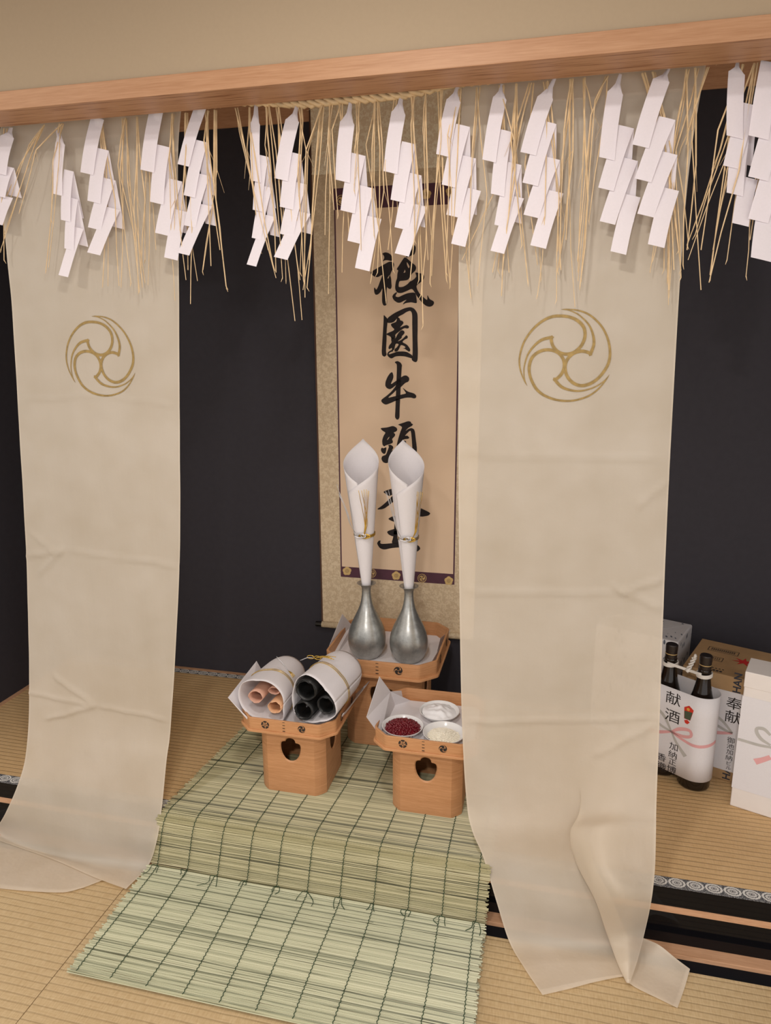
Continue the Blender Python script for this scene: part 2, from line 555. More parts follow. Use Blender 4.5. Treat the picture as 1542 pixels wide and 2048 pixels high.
def tomoe_solid(sc=1.0):
    P = unit(_T) + unit(_I)[1:-1]
    out = []
    for k in range(3):
        Q = rot(P, 2 * pi * k / 3)
        cx = sum(q[0] for q in Q) / len(Q); cy = sum(q[1] for q in Q) / len(Q)
        out.append([(cx + (x - cx) * sc, cy + (y - cy) * sc) for x, y in Q])
    return out


def ring_poly(r, n=28, cx=0, cy=0): return [(cx + r * cos(2 * pi * i / n), cy + r * sin(2 * pi * i / n)) for i in range(n)]


def petal_arc(a0, a1, r0, r1, n=7):
    o = [(r1 * cos(a0 + (a1 - a0) * i / n), r1 * sin(a0 + (a1 - a0) * i / n)) for i in range(n + 1)]
    i_ = [(r0 * cos(a1 - (a1 - a0) * i / n), r0 * sin(a1 - (a1 - a0) * i / n)) for i in range(n + 1)]
    return o + i_


def flower_groups(five=True):
    """five-lobed flower crest as list of groups (each group outer+holes)"""
    G = []
    for k in range(5):
        a = -pi / 2 + 2 * pi * k / 5
        G.append([petal_arc(a - .52, a + .52, .62, 1.0)])
        G.append([petal_arc(a - .26, a + .26, .30, .55, 4)])
    G.append([ring_poly(.16)])
    return G


def scallop(r=1.0, lobes=5, depth=.12, n=80):
    return [((r - depth * (1 - abs(cos(lobes * t / 2 + 0)))) * cos(t - pi / 2), (r - depth * (1 - abs(cos(lobes * t / 2)))) * sin(t - pi / 2))
            for t in [2 * pi * i / n for i in range(n)]]


# ================================================================== SETTING
FZ = -0.200           # front floor (tatami surface); alcove floor is z = 0
BACK = 0.96           # alcove back wall
LX = -2.21            # alcove left wall
RXW = 1.75
SEAM = -1.238
mb = MB(); mb.box((-3.4, -3.2, FZ - .05), (SEAM - .0012, -.072, FZ)); struct('floor', mb, 'tatami_front', origin=(0, 0, FZ))
mb = MB(); mb.box((SEAM + .0012, -3.2, FZ - .05), (2.6, -.072, FZ)); struct('floor', mb, 'tatami_front', origin=(0.004, 0.006, FZ))
mb = MB(); mb.box((-3.4, -3.2, FZ - .07), (2.6, -.03, FZ - .045)); struct('floor', mb, 'black_cloth')
mb = MB(); mb.box((LX, 0.036, -.06), (RXW, .905, 0)); struct('floor', mb, 'tatami_back', origin=(0, 0, 0))
# brocade borders of the alcove tatami
Hu = lambda y0: (lambda p: (p.x / 0.0478, (p.y - y0) / 0.0365))
mb = MB(); mb.box((LX, 0, -.004), (RXW, .0365, .0006)); struct('trim_1', mb, 'heri', uv=Hu(0.0))
mb = MB(); mb.box((LX, .904, -.06), (RXW, .9405, .0006)); struct('trim_2', mb, 'heri', uv=Hu(.904))
# lacquered step and its strips
mb = MB(); mb.box((-3.4, .0005, -.063), (2.6, .035, -.003)); struct('trim_3', mb, 'lacquer')
mb = MB(); mb.box((-3.4, -.001, -.083), (2.6, .035, -.063)); struct('trim_4', mb, 'trimwood')
mb = MB(); mb.box((-3.4, .004, -.19), (2.6, .03, -.083)); struct('trim_5', mb, 'lacquer')
mb = MB(); mb.box((-3.4, -.034, -.25), (2.6, .03, -.187)); struct('trim_6', mb, 'trimwood', bevel=.001)
mb = MB(); mb.box((-3.4, -.073, FZ - .045), (2.6, -.0345, FZ + .0004)); struct('trim_7', mb, 'black_cloth')
# alcove shell
mb = MB(); mb.box((LX - .05, BACK, -.1), (RXW + .05, BACK + .05, 2.6)); struct('wall_back', mb, 'dark_wall')
mb = MB(); mb.box((LX - .05, -.02, -.06), (LX, BACK, 2.6)); struct('wall_left', mb, 'dark_wall')
mb = MB(); mb.box((RXW, -.02, -.06), (RXW + .05, BACK, 2.6)); struct('wall_right', mb, 'dark_wall')
mb = MB(); mb.box((LX, BACK - .006, 2.289), (RXW, BACK, 2.38)); struct('trim_8', mb, 'trimwood')
mb = MB(); mb.box((LX, .9405, -.05), (RXW, BACK, .002)); struct('baseboard_back', mb, 'trimwood')
mb = MB(); mb.box((LX, .0, -.05), (LX + .022, .9405, .002)); struct('baseboard_left', mb, 'trimwood')
# beam and the plaster wall over it
mb = MB(); mb.box((-3.4, -.1, 2.0495), (2.6, .018, 2.0925)); struct('trim_9', mb, 'beam', bevel=.0015)
mb = MB(); mb.box((-3.4, -.092, 2.09), (2.6, .012, 2.62)); struct('wall_front', mb, 'plaster')
mb = MB(); mb.box((-3.4, -3.3, 2.45), (2.6, -.09, 2.5)); struct('ceiling', mb, 'plaster')
mb = MB(); mb.box((LX, .01, 2.45), (RXW, BACK, 2.5)); struct('ceiling', mb, 'trimwood')

# ================================================================== REED MAT
def mat_path():
    P = [(0.925, .0045), (0.60, .0045), (0.25, .0045), (0.04, .0055), (-.005, .006), (-.035, -.006), (-.046, -.035), (-.049, -.09), (-.050, -.150),
         (-.056, -.182), (-.085, -.1935), (-.12, -.1945), (-.25, -.1945), (-.42, -.1945)]
    top = [(-.45, -.1945), (-.460, -.190), (-.457, -.184), (-.44, -.1830), (-.30, -.1825), (-.16, -.1800), (-.10, -.1775), (-.076, -.1755), (-.062, -.174)]
    return P, top


def dense(P, step):
    pts = [Vector((0, y, z)) for y, z in P]
    D = resample(pts, 400 * len(pts)); out = [D[0]]; acc = 0
    for a, b in zip(D, D[1:]):
        acc += (b - a).length
        if acc >= step: out.append(b); acc = 0
    return out


def mat_x(u, y, z):
    """x across the mat, u = 0 left edge .. 1 right edge"""
    k = min(1, max(0, (z + .18) / .18)); g = max(0, y + .03)
    a = ML + k * .036 + g * .085; b = MR + k * .006 + g * .03
    return a + (b - a) * u


ML, MR = -1.20, -.113
P1, P2 = mat_path()
mat_root = empty('reed_mat', (-.65, -.25, FZ), 'green reed mat stitched with dark green thread, laid from alcove down onto tatami', 'mat')


def reeds(name, path, mat, nrm_sign, seed):
    rnd = random.Random(seed)
    mb = MB(); tone = []
    n = len(path); jit = 0.0
    for i, p in enumerate(path):
        t = path[min(i + 1, n - 1)] - path[max(i - 1, 0)]; t.normalize()
        nr = Vector((0, -t.z, t.y)) * nrm_sign
        if nr.z < 0 and abs(nr.z) > .3 and nrm_sign > 0: nr = -nr
        x0 = mat_x(0, p.y, p.z) + rnd.uniform(-.007, .006); x1 = mat_x(1, p.y, p.z) + rnd.uniform(-.007, .006)
        r = rnd.uniform(.0014, .0022)
        tn = min(1, max(0, rnd.gauss(.55, .2)))
        if rnd.random() < .1: tn = rnd.uniform(0, .25)
        ph = rnd.uniform(0, 6.28); am = rnd.uniform(.0002, .0014); fr = rnd.uniform(2, 7); tilt = rnd.uniform(-.002, .002)
        rows = []
        for k in range(11):
            u = k / 10; x = x0 + (x1 - x0) * u
            wob = am * sin(ph + fr * u * 3) + tilt * (u - .5)
            c = Vector((x, p.y, p.z)) + t * wob + nr * (am * .35 * sin(ph * 2 + fr * u * 4) + .0008)
            rr = r * (1 - .25 * u * (1 if i % 2 else -1) * .5)
            rows.append([c + t * rr * 1.15, c + nr * rr, c - t * rr * 1.15, c - nr * rr * .6])
        k0 = mb.grid(rows, True); tone += [tn] * (len(mb.v) - k0)
    return build(name, mb, mat, mat_root, attr={'tone': tone})


D1 = dense(P1, .0029); D2 = dense(P2, .0031)
reeds('reed_sheet', D1, 'reed', 1, 1)
fo = reeds('folded_end', D2, 'reed_pale', 1, 23); fo['label'] = 'pale underside folded back on top'
# fix normals of stitches: threads riding on the reeds
XS = [ML + .028 + i * (MR - ML - .056) / 10 for i in range(11)]


def thread_path(path, x, lift, ph):
    out = []
    n = len(path)
    for i in range(0, n, 2):
        p = path[i]
        t = path[min(i + 1, n - 1)] - path[max(i - 1, 0)]; t.normalize()
        nr = Vector((0, -t.z, t.y))
        if nr.z < 0 or (abs(nr.z) < .25 and nr.y > 0): nr = -nr
        out.append(Vector((mat_x((x - ML) / (MR - ML), p.y, p.z) + .0014 * (1 if (i // 2) % 2 else -1) + .004 * sin(p.y * 9 + ph), p.y, p.z)) + nr * lift)
    return out


for i, x in enumerate(XS):
    mb = MB(); mb.tube(thread_path(D1, x, .0036, i), .0011, 5); mb.tube(thread_path(D2[6:], x, .0036, i + 2), .0011, 5)
    rnd = random.Random(i)
    e = D2[-1]; kx = mat_x((x - ML) / (MR - ML), e.y, e.z)
    for sgn in (-1, 1):
        L = rnd.uniform(.012, .05)
        mb.tube(resample([(kx, e.y, e.z + .005), (kx + sgn * rnd.uniform(.002, .014), e.y - .004, e.z + rnd.uniform(.006, .013)), (kx + sgn * (.006 + L * rnd.uniform(0, .5)), e.y - L * .6, e.z + .004),
                          (kx + sgn * L * rnd.uniform(.1, .9), e.y - L, e.z + .003)], 9), .0011, 4)
    build('stitch_thread', mb, 'thread', mat_root)

# ================================================================== BANNERS


def cloth_from_rows(rows, nu, nv):
    """rows: list of lists of 3-D control points -> nu x nv grid"""
    R = [resample(r, nu) for r in rows]
    cols = [resample([R[i][j] for i in range(len(R))], nv) for j in range(nu)]
    return [[cols[j][i] for j in range(nu)] for i in range(nv)]


def wrinkle(p, creases, seed):
    """displacement along -Y of a hanging cloth point"""
    d = .006 * noise.noise(Vector((p.x * 5, seed, p.z * .7))) + .0025 * noise.noise(Vector((p.x * 17, seed + 3, p.z * 1.6)))
    d += .0018 * noise.noise(Vector((p.x * 9, seed + 7, p.z * 8)))
    for (xa, za, xb, zb, h, wd) in creases:
        if min(xa, xb) - .01 <= p.x <= max(xa, xb) + .01:
            u = (p.x - xa) / (xb - xa + 1e-9)
            z = za + (zb - za) * u + .0018 * sin(u * 13 + seed) + .003 * noise.noise(V((u * 9, seed, 0)))
            q = (p.z - z) / wd
            fade = min(1, max(0, u * 8 + .15)) * min(1, max(0, (1 - u) * 8 + .15))
            d += .75 * h * fade * math.exp(-q * q)
    return d


def grid_mesh(mb, G, hem, hemcols=True, bottom=True, top=False):
    nv = len(G); nu = len(G[0])
    mb.grid(G)
    for i in range(nv):
        for j in range(nu):
            e = 0.0
            if hemcols and (j < 1 or j > nu - 2): e = 1.0
            if bottom and i > nv - (8 if nv > 100 else 3): e = 1.0
            hem.append(e)


BY = 0.07


def row_y(L, R, y, n=7):
    a = at_y(L[0], L[1], y); b = at_y(R[0], R[1], y)
    return [a + (b - a) * (k / (n - 1)) for k in range(n)]


def P3(p):
    """('y'|'z', px, py, value)"""
    return at_y(p[1], p[2], p[3]) if p[0] == 'y' else at_z(p[1], p[2], p[3])


# ---- right banner
rows = [[Vector((-.245, BY, 2.16)) + Vector((.555, 0, 0)) * (k / 6) for k in range(7)],
        row_y((921, 300), (1383, 300), BY), row_y((917, 560), (1360, 560), BY), row_y((917, 910), (1340, 915), BY - .003),
        row_y((919, 1180), (1328, 1180), BY - .008), row_y((924, 1440), (1319, 1440), BY - .02),
        ]
low = [
    [(933, 1600), (1000, 1602), (1080, 1604), (1155, 1606), (1166, 1606), (1235, 1604), (1313, 1602)],
    [(944, 1660), (1012, 1662), (1088, 1664), (1168, 1668), (1141, 1664), (1205, 1656), (1312, 1662)],
    [(967, 1716), (1030, 1722), (1100, 1726), (1190, 1732), (1152, 1724), (1205, 1716), (1310, 1735)],
    [(992, 1800), (1058, 1806), (1136, 1812), (1232, 1820), (1190, 1800), (1240, 1795), (1303, 1800)],
    [(1018, 1882), (1082, 1882), (1156, 1882), (1255, 1880), (1215, 1872), (1252, 1865), (1290, 1862)],
    [(1048, 1935), (1108, 1928), (1175, 1926), (1256, 1926), (1236, 1930), (1256, 1925), (1275, 1920)],
    [(1085, 1990), (1137, 1978), (1190, 1964), (1250, 1953), (1252, 1964), (1256, 1966), (1260, 1966)]]
dep = [
    [('y', .020)] * 3 + [('y', .022), ('y', .012), ('y', -.012), ('y', .012)],
    [('y', -.006)] * 3 + [('y', .000), ('y', -.03), ('y', -.075), ('y', -.03)],
    [('y', -.022)] * 3 + [('y', -.02), ('y', -.06), ('y', -.12), ('y', -.06)],
    [('y', -.066)] * 3 + [('y', -.062), ('y', -.11), ('y', -.165), ('y', -.11)],
    [('z', -.178)] * 3 + [('z', -.172), ('z', -.145), ('z', -.105), ('z', -.135)],
    [('z', -.188)] * 3 + [('z', -.184), ('z', -.165), ('z', -.145), ('z', -.160)],
    [('z', -.194)] * 4 + [('z', -.186), ('z', -.178), ('z', -.182)]]
rows += [[P3((d[0], p[0], p[1], d[1])) for p, d in zip(pr, dr)] for pr, dr in zip(low, dep)]
G = cloth_from_rows(rows, 97, 440)
cz = lambda px, py: (at_y(px, py, BY).x, at_y(px, py, BY).z)


def cr(a, b, h, wd):
    A = cz(*a); B = cz(*b); return (A[0], A[1], B[0], B[1], h, wd)


CR = [cr((917, 907), (1340, 917), .006, .006), cr((918, 1180), (1235, 1184), .006, .006), cr((1235, 1184), (1328, 1155), .009, .008),
      cr((1220, 1170), (1326, 1215), .007, .008), cr((924, 1437), (1319, 1428), .007, .006), cr((1180, 1500), (1310, 1440), .006, .012),
      cr((1270, 1015), (1338, 960), .006, .012)]
for i, r in enumerate(G):
    for j, p in enumerate(r):
        f = min(1, max(0, (p.z + .05) / .3))
        p.y -= wrinkle(p, CR, 1.0) * f
mb = MB(); hem = []
grid_mesh(mb, G, hem)
flap = [[('z', 1252, 1962, -.190), ('z', 1275, 1915, -.186), ('z', 1286, 1876, -.160)],
        [('z', 1275, 1977, -.193), ('z', 1300, 1930, -.182), ('z', 1318, 1890, -.150)],
        [('z', 1318, 1998, -.194), ('z', 1338, 1956, -.188), ('z', 1352, 1917, -.168)],
        [('z', 1355, 2016, -.1945), ('z', 1369, 1976, -.194), ('z', 1380, 1938, -.186)]]
grid_mesh(mb, cloth_from_rows([[P3(p) for p in r] for r in flap], 14, 22), hem)
bR = build('banner', mb, 'cloth', smooth=True, origin=(0.05, BY, FZ), attr={'hem': hem})
tag(bR, 'cream silk banner with gold crest hanging on the right, before the bottles and boxes', 'banner', 'cream silk banners')

# ---- left banner
rows = [[Vector((-1.515, BY, 2.16)) + Vector((.548, 0, 0)) * (k / 4) for k in range(5)],
        row_y((-2, 330), (357.5, 310), BY, 5), row_y((22, 600), (358, 590), BY, 5), row_y((38, 860), (359, 860), BY, 5),
        row_y((52, 1110), (358, 1130), BY, 5), row_y((57, 1380), (342, 1435), BY - .02, 5)]
low = [
    [(52, 1500), (120, 1503), (190, 1508), (262, 1514), (333, 1520)],
    [(38, 1562), (108, 1575), (180, 1588), (252, 1600), (324, 1612)],
    [(10, 1628), (85, 1642), (160, 1656), (238, 1668), (314, 1680)],
    [(-12, 1660), (58, 1690), (140, 1710), (222, 1722), (296, 1732)],
    [(-30, 1672), (30, 1692), (109, 1720), (190, 1755), (252, 1778)]]
dep = [[('y', .015)] * 5, [('y', -.025)] * 5, [('y', -.058)] * 5, [('z', -.182)] * 5, [('z', -.184)] * 5]
rows += [[P3((d[0], p[0], p[1], d[1])) for p, d in zip(pr, dr)] for pr, dr in zip(low, dep)]
G = cloth_from_rows(rows, 91, 440)
CR = [cr((40, 800), (200, 790), .005, .006), cr((200, 790), (359, 812), .004, .006), cr((50, 1112), (130, 1100), .008, .008), cr((130, 1100), (358, 1132), .007, .006),
      cr((58, 1379), (200, 1405), .007, .006), cr((200, 1405), (342, 1434), .007, .006), cr((100, 1430), (200, 1405), .009, .008),
      cr((110, 1345), (200, 1405), .008, .009), cr((75, 1150), (130, 1095), .007, .01), cr((55, 1060), (110, 1105), .006, .01)]
for r in G:
    for p in r:
        f = min(1, max(0, (p.z + .05) / .3))
        p.y -= wrinkle(p, CR, 5.0) * f
mb = MB(); hem = []
grid_mesh(mb, G, hem, bottom=False)
flap = [[('z', -70, 1655, -.190), ('z', 30, 1685, -.190), ('z', 120, 1716, -.190), ('z', 225, 1752, -.190)],
        [('z', -70, 1710, -.193), ('z', 20, 1735, -.193), ('z', 120, 1752, -.191), ('z', 214, 1757, -.193)],
        [('z', -75, 1765, -.194), ('z', 10, 1778, -.194), ('z', 118, 1785, -.193), ('z', 165, 1776, -.194)]]
grid_mesh(mb, cloth_from_rows([[P3(p) for p in r] for r in flap], 24, 18), hem)
bL = build('banner', mb, 'cloth', smooth=True, origin=(-1.25, BY, FZ), attr={'hem': hem})
tag(bL, 'cream silk banner with gold crest hanging on the left, near the dark side wall', 'banner', 'cream silk banners')


def emblem(banner, cx, cy, R):
    """print the crest on the cloth: project every point of it straight back onto the cloth"""
    me = banner.data
    bv = BVHTree.FromPolygons([v.co + banner.location for v in me.vertices], [tuple(p.vertices) for p in me.polygons])
    c = at_y(cx, cy, BY); mb = MB()
    for vs, fs in tomoe_lines():
        out = []
        for x, y in vs:
            o = Vector((c.x + x * R, -1.0, c.z - y * R))
            h = bv.ray_cast(o, Vector((0, 1, 0)))[0]
            out.append(h + Vector((0, -.0012, 0)) if h else o + Vector((0, 1.07, 0)))
        mb.add(out, fs)
    e = build('crest', mb, 'gold_print', banner); e['label'] = 'gold three-comma crest printed on the cloth'


emblem(bR, 1131, 714, (at_y(1225, 715, BY) - at_y(1037, 715, BY)).length / 2)
emblem(bL, 201, 715, (at_y(271, 715, BY) - at_y(131, 715, BY)).length / 2)

# ================================================================== STRAW ROPE, TUFTS, STREAMERS
RY_ = 0.05
rope_pts = [Vector((x, RY_, 2.077 - .0265 * math.exp(-((x + .52) / .22) ** 4) + .004 * sin(x * 9))) for x in [-2.0 + i * .02 for i in range(150)]]
rope = empty('straw_rope', (-.5, RY_, 2.05), 'twisted straw festoon rope with hanging straws stretched behind the wooden beam', 'rope')
mb = MB()
for k in range(3):
    pts = []
    for i, p in enumerate(rope_pts):
        a = i * .02 * 90 + k * 2 * pi / 3
        rr = .0074 + .0015 * noise.noise(Vector((i * .17, k, 0)))
        pts.append(p + Vector((0, cos(a) * rr, sin(a) * rr)))
    mb.tube(pts, .0066, 7)
for i in range(260):                               # stray fibres
    p = random.choice(rope_pts) + Vector((random.uniform(-.01, .01), random.uniform(-.008, .008), random.uniform(-.008, .006)))
    q = p + Vector((random.uniform(-.018, .018), random.uniform(-.006, .006), random.uniform(-.010, .008)))
    mb.tube([p, (p + q) / 2 + Vector((0, 0, random.uniform(-.003, .003))), q], .0004, 3)
build('twisted_cord', mb, 'straw', rope, smooth=True)

# (top px), [ (end px [, bend px]) ... ]
TUFTS = [
    ((12, 258), [((2, 420),), ((8, 520), (4, 380))]),
    ((88, 250), [((2, 498), (62, 310)), ((8, 470), (66, 300)), ((20, 400), (58, 290)), ((-6, 430), (40, 330))]),
    ((122, 246), [((92, 540), (108, 330)), ((97, 535), (118, 320)), ((102, 440), (106, 320)), ((40, 420), (72, 300))]),
    ((205, 238), [((205, 575), (215, 380)), ((216, 572), (212, 390)), ((210, 480), (204, 330)), ((238, 572), (230, 400))]),
    ((248, 235), [((262, 566), (236, 330)), ((279, 582), (255, 360)), ((242, 575), (246, 420)), ((290, 566), (262, 400)), ((271, 480), (240, 350))]),
    ((272, 234), [((277, 585), (268, 420)), ((285, 575), (274, 390)), ((282, 540), (290, 400))]),
    ((298, 233), [((296, 570), (300, 400)), ((312, 500), (304, 360)), ((290, 520), (292, 340))]),
    ((344, 226), [((350, 602), (338, 310)), ((348, 520), (350, 400)), ((362, 470), (338, 320)), ((372, 560), (355, 400))]),
    ((370, 222), [((395, 562), (365, 400)), ((381, 608), (384, 460)), ((376, 540), (372, 400)), ((360, 460), (372, 300))]),
    ((414, 218), [((453, 576), (418, 300)), ((422, 532), (414, 330)), ((405, 543), (424, 420)), ((440, 500), (408, 280))]),
    ((430, 216), [((452, 572), (432, 400)), ((406, 540), (434, 340)), ((446, 520), (428, 370))]),
    ((474, 211), [((550, 542), (492, 320)), ((552, 556), (500, 350)), ((536, 500), (488, 290))]),
    ((500, 210), [((520, 500), (494, 300)), ((548, 540), (512, 330)), ((512, 430), (502, 290))]),
    ((536, 209), [((565, 556), (548, 330)), ((552, 545), (542, 340)), ((570, 520), (552, 300)), ((556, 470), (530, 290))]),
    ((553, 208), [((590, 642), (560, 400)), ((604, 640), (582, 420)), ((572, 560), (562, 330)), ((600, 560), (570, 350))]),
    ((598, 206), [((607, 560), (596, 350)), ((600, 545), (612, 300)), ((592, 470), (604, 280))]),
    ((645, 204), [((610, 595), (612, 300)), ((607, 560), (616, 302)), ((614, 575), (626, 400)), ((606, 580), (638, 340)), ((618, 520), (632, 330))]),
    ((662, 203), [((657, 588), (660, 380)), ((650, 470), (658, 270)), ((668, 420), (656, 280))]),
    ((682, 201), [((684, 545), (690, 380)), ((676, 430), (664, 260)), ((698, 470), (690, 330))]),
    ((716, 200), [((714, 430), (710, 300)), ((722, 500), (716, 330)), ((708, 380), (718, 260))]),
    ((752, 197), [((742, 560), (768, 380)), ((772, 600), (748, 360)), ((755, 545), (760, 300)), ((764, 520), (732, 290)), ((748, 470), (744, 300))]),
    ((792, 193), [((786, 540), (770, 330)), ((776, 500), (790, 330)), ((797, 440), (780, 300))]),
    ((827, 190), [((838, 560), (832, 330)), ((846, 652), (838, 400)), ((820, 560), (840, 400)), ((829, 480), (822, 250))]),
    ((851, 187), [((856, 520), (848, 300)), ((842, 590), (856, 380)), ((862, 470), (846, 260))]),
    ((880, 183), [((860, 566), (874, 340)), ((863, 552), (880, 330)), ((893, 560), (876, 300)), ((866, 480), (882, 280)), ((901, 575), (888, 420))]),
    ((921, 177), [((892, 545), (900, 280)), ((900, 570), (914, 330)), ((904, 470), (895, 270))]),
    ((957, 174), [((938, 560), (945, 290)), ((955, 572), (974, 390)), ((922, 500), (946, 320)), ((941, 590), (930, 420))]),
    ((1003, 169), [((1003, 592), (1012, 300)), ((1018, 545), (1000, 330)), ((1010, 500), (1028, 280)), ((996, 540), (1006, 400))]),
    ((1032, 166), [((1056, 565), (1032, 300)), ((1004, 550), (1030, 340)), ((1044, 490), (1022, 280))]),
    ((1062, 162), [((924, 520), (1000, 360)), ((985, 545), (1036, 270)), ((1075, 530), (1050, 330)), ((1012, 420), (1050, 210))]),
    ((1092, 158), [((1082, 556), (1070, 330)), ((1113, 600), (1118, 390)), ((1122, 540), (1110, 300)), ((1075, 590), (1090, 430))]),
    ((1141, 152), [((1150, 615), (1138, 350)), ((1115, 542), (1140, 350)), ((1116, 500), (1122, 330)), ((1132, 480), (1146, 300)), ((1120, 535), (1128, 260))]),
    ((1170, 150), [((1156, 562), (1184, 220)), ((1156, 545), (1166, 330)), ((1160, 572), (1176, 400))]),
    ((1212, 146), [((1162, 556), (1190, 200)), ((1155, 520), (1182, 230)), ((1178, 440), (1208, 240))]),
    ((1290, 138), [((1337, 610), (1338, 260)), ((1328, 540), (1330, 290)), ((1310, 240), (1302, 190)), ((1335, 560), (1346, 330)), ((1300, 545), (1336, 360))]),
    ((1310, 135), [((1362, 555), (1350, 330)), ((1338, 580), (1342, 300)), ((1348, 540), (1338, 350)), ((1306, 520), (1330, 420)), ((1338, 596), (1352, 420))]),
    ((1376, 128), [((1330, 430), (1352, 260)), ((1358, 500), (1346, 310)), ((1362, 540), (1338, 330)), ((1366, 530), (1376, 300))]),
    ((1396, 127), [((1402, 580), (1384, 280)), ((1374, 500), (1392, 330)), ((1376, 480), (1352, 300))]),
    ((1420, 125), [((1372, 290), (1388, 220)), ((1384, 260), (1398, 190)), ((1352, 330), (1382, 250))]),
    ((1488, 119), [((1420, 562), (1450, 330)), ((1402, 500), (1436, 260)), ((1374, 490), (1440, 300)), ((1376, 520), (1462, 290)), ((1426, 500), (1470, 250))]),
    ((1512, 117), [((1420, 550), (1440, 420)), ((1454, 520), (1480, 330)), ((1390, 470), (1450, 290)), ((1418, 565), (1478, 340))]),
    ((1534, 240), [((1492, 552), (1500, 440)), ((1500, 480), (1510, 400))]),
]
rnd = random.Random(11)
for top, strands in TUFTS:
    tp = at_y(top[0], top[1], RY_); tp.z = 2.056
    tp.x += 0.0
    mb = MB()
    for st in strands:
        yo = rnd.uniform(-.028, .004)
        e = at_y(st[0][0], st[0][1], RY_ + yo)
        s0 = tp + Vector((rnd.uniform(-.006, .006), rnd.uniform(-.004, .004), 0))
        if len(st) > 1:
            b = at_y(st[1][0], st[1][1], RY_ + yo * .8)
            b2 = b + (e - b) * .08
            b1 = b + (s0 - b) * .08
            pts = [s0, (s0 + b1) / 2 + Vector((rnd.uniform(-.003, .003), 0, 0)), b1, b, b2, (b2 + e) / 2 + Vector((rnd.uniform(-.004, .004), 0, 0)), e]
        else:
            pts = [s0, (s0 + e) / 2 + Vector((rnd.uniform(-.004, .004), 0, 0)), e]
        r = rnd.uniform(.0014, .0024)
        mb.tube(pts, [r * (1 - .45 * i / (len(pts) - 1)) for i in range(len(pts))], 5)
        if rnd.random() < .4:
            mb.tube([e, e + Vector((rnd.uniform(-.006, .006), 0, -.010))], [.0014, .0004], 4)
        if rnd.random() < .5:
            q = pts[len(pts) // 2]; mb.tube([q, q + Vector((rnd.uniform(-.02, .02), -.002, -rnd.uniform(.02, .06)))], [.0008, .0003], 3)
    build('straw_tuft', mb, 'straw', rope)

# streamers: top px, then for each of the four folds (top-right px, bottom-left px), fold width px, how far the back leaf swings right
STR = [
    ((22, 255), [((28, 277), (-12, 345)), ((28, 336), (-14, 390)), ((26, 396), (-14, 446))], 27, 6, "cut off by the photo's left edge"),
    ((115, 262), [((130, 290), (108, 388), ), ((147, 343), (124, 440)), ((156, 399), (131, 497)), ((167, 458), (124, 551))], 19, 14, "second from the left, turned nearly edge-on before the left banner"),
    ((203, 236), [((208, 240), (163, 345)), ((217, 301), (177, 402)), ((231, 361), (178, 455)), ((240, 420), (181, 506))], 26, 12, "third from the left, over the left banner's crest"),
    ((318, 226), [((326, 226), (283, 340)), ((340, 295), (302, 404)), ((364, 363), (312, 466)), ((374, 424), (334, 516))], 27, 4, "fourth from the left, at the left banner's right edge"),
    ((405, 216), [((413, 216), (357, 329)), ((415, 285), (369, 391)), ((419, 352), (370, 451)), ((424, 413), (361, 507))], 23, 10, "fifth from the left, just right of the left banner"),
    ((512, 210), [((520, 250), (505, 362)), ((537, 314), (507, 420)), ((544, 376), (505, 476)), ((550, 434), (498, 530))], 19, 16, "sixth from the left, narrow before the dark wall"),
    ((594, 212), [((598, 245), (550, 357)), ((602, 309), (561, 414)), ((613, 369), (561, 468)), ((621, 428), (552, 515))], 27, 12, "seventh from the left, left of the hanging scroll"),
    ((701, 208), [((709, 250), (672, 360)), ((731, 312), (682, 421)), ((748, 377), (696, 482)), ((763, 438), (713, 537))], 29, 6, "eighth from the left, over the scroll's upper left corner"),
    ((803, 188), [((811, 230), (768, 343)), ((832, 289), (782, 400)), ((843, 351), (790, 455)), ((855, 414), (792, 508))], 28, 12, "ninth from the left, above the scroll's first character"),
    ((916, 170), [((921, 205), (873, 309)), ((940, 254), (884, 370)), ((952, 317), (893, 430)), ((962, 382), (904, 489))], 28, 6, "tenth from the left, between scroll and right banner"),
    ((1004, 168), [((1013, 200), (965, 320)), ((1024, 264), (982, 388)), ((1043, 330), (989, 450)), ((1048, 397), (982, 503))], 27, 10, "eleventh from the left, over the right banner's left half"),
    ((1111, 153), [((1106, 200), (1041, 305)), ((1113, 248), (1045, 366)), ((1120, 320), (1047, 430)), ((1127, 387), (1061, 492))], 31, 8, "twelfth from the left, above the right banner's crest"),
    ((1241, 148), [((1246, 190), (1198, 315)), ((1268, 257), (1196, 376)), ((1276, 322), (1199, 443)), ((1281, 395), (1220, 504))], 31, 3, "thirteenth from the left, behind its larger neighbour on the right banner"),
    ((1338, 137), [((1339, 165), (1264, 290)), ((1351, 240), (1269, 358)), ((1355, 310), (1274, 428)), ((1358, 382), (1294, 490))], 33, 3, "fourteenth from the left, at the right banner's right edge"),
    ((1476, 122), [((1490, 150), (1452, 272)), ((1515, 212), (1445, 332)), ((1499, 270), (1452, 386)), ((1516, 360), (1461, 448))], 33, 8, "fifteenth from the left, straws crossing it before the dark right wall"),
    ((1556, 150), [((1562, 130), (1496, 272)), ((1580, 215), (1495, 354)), ((1585, 290), (1495, 438)), ((1560, 400), (1498, 516))], 40, 4, "cut off by the photo's right edge"),
]
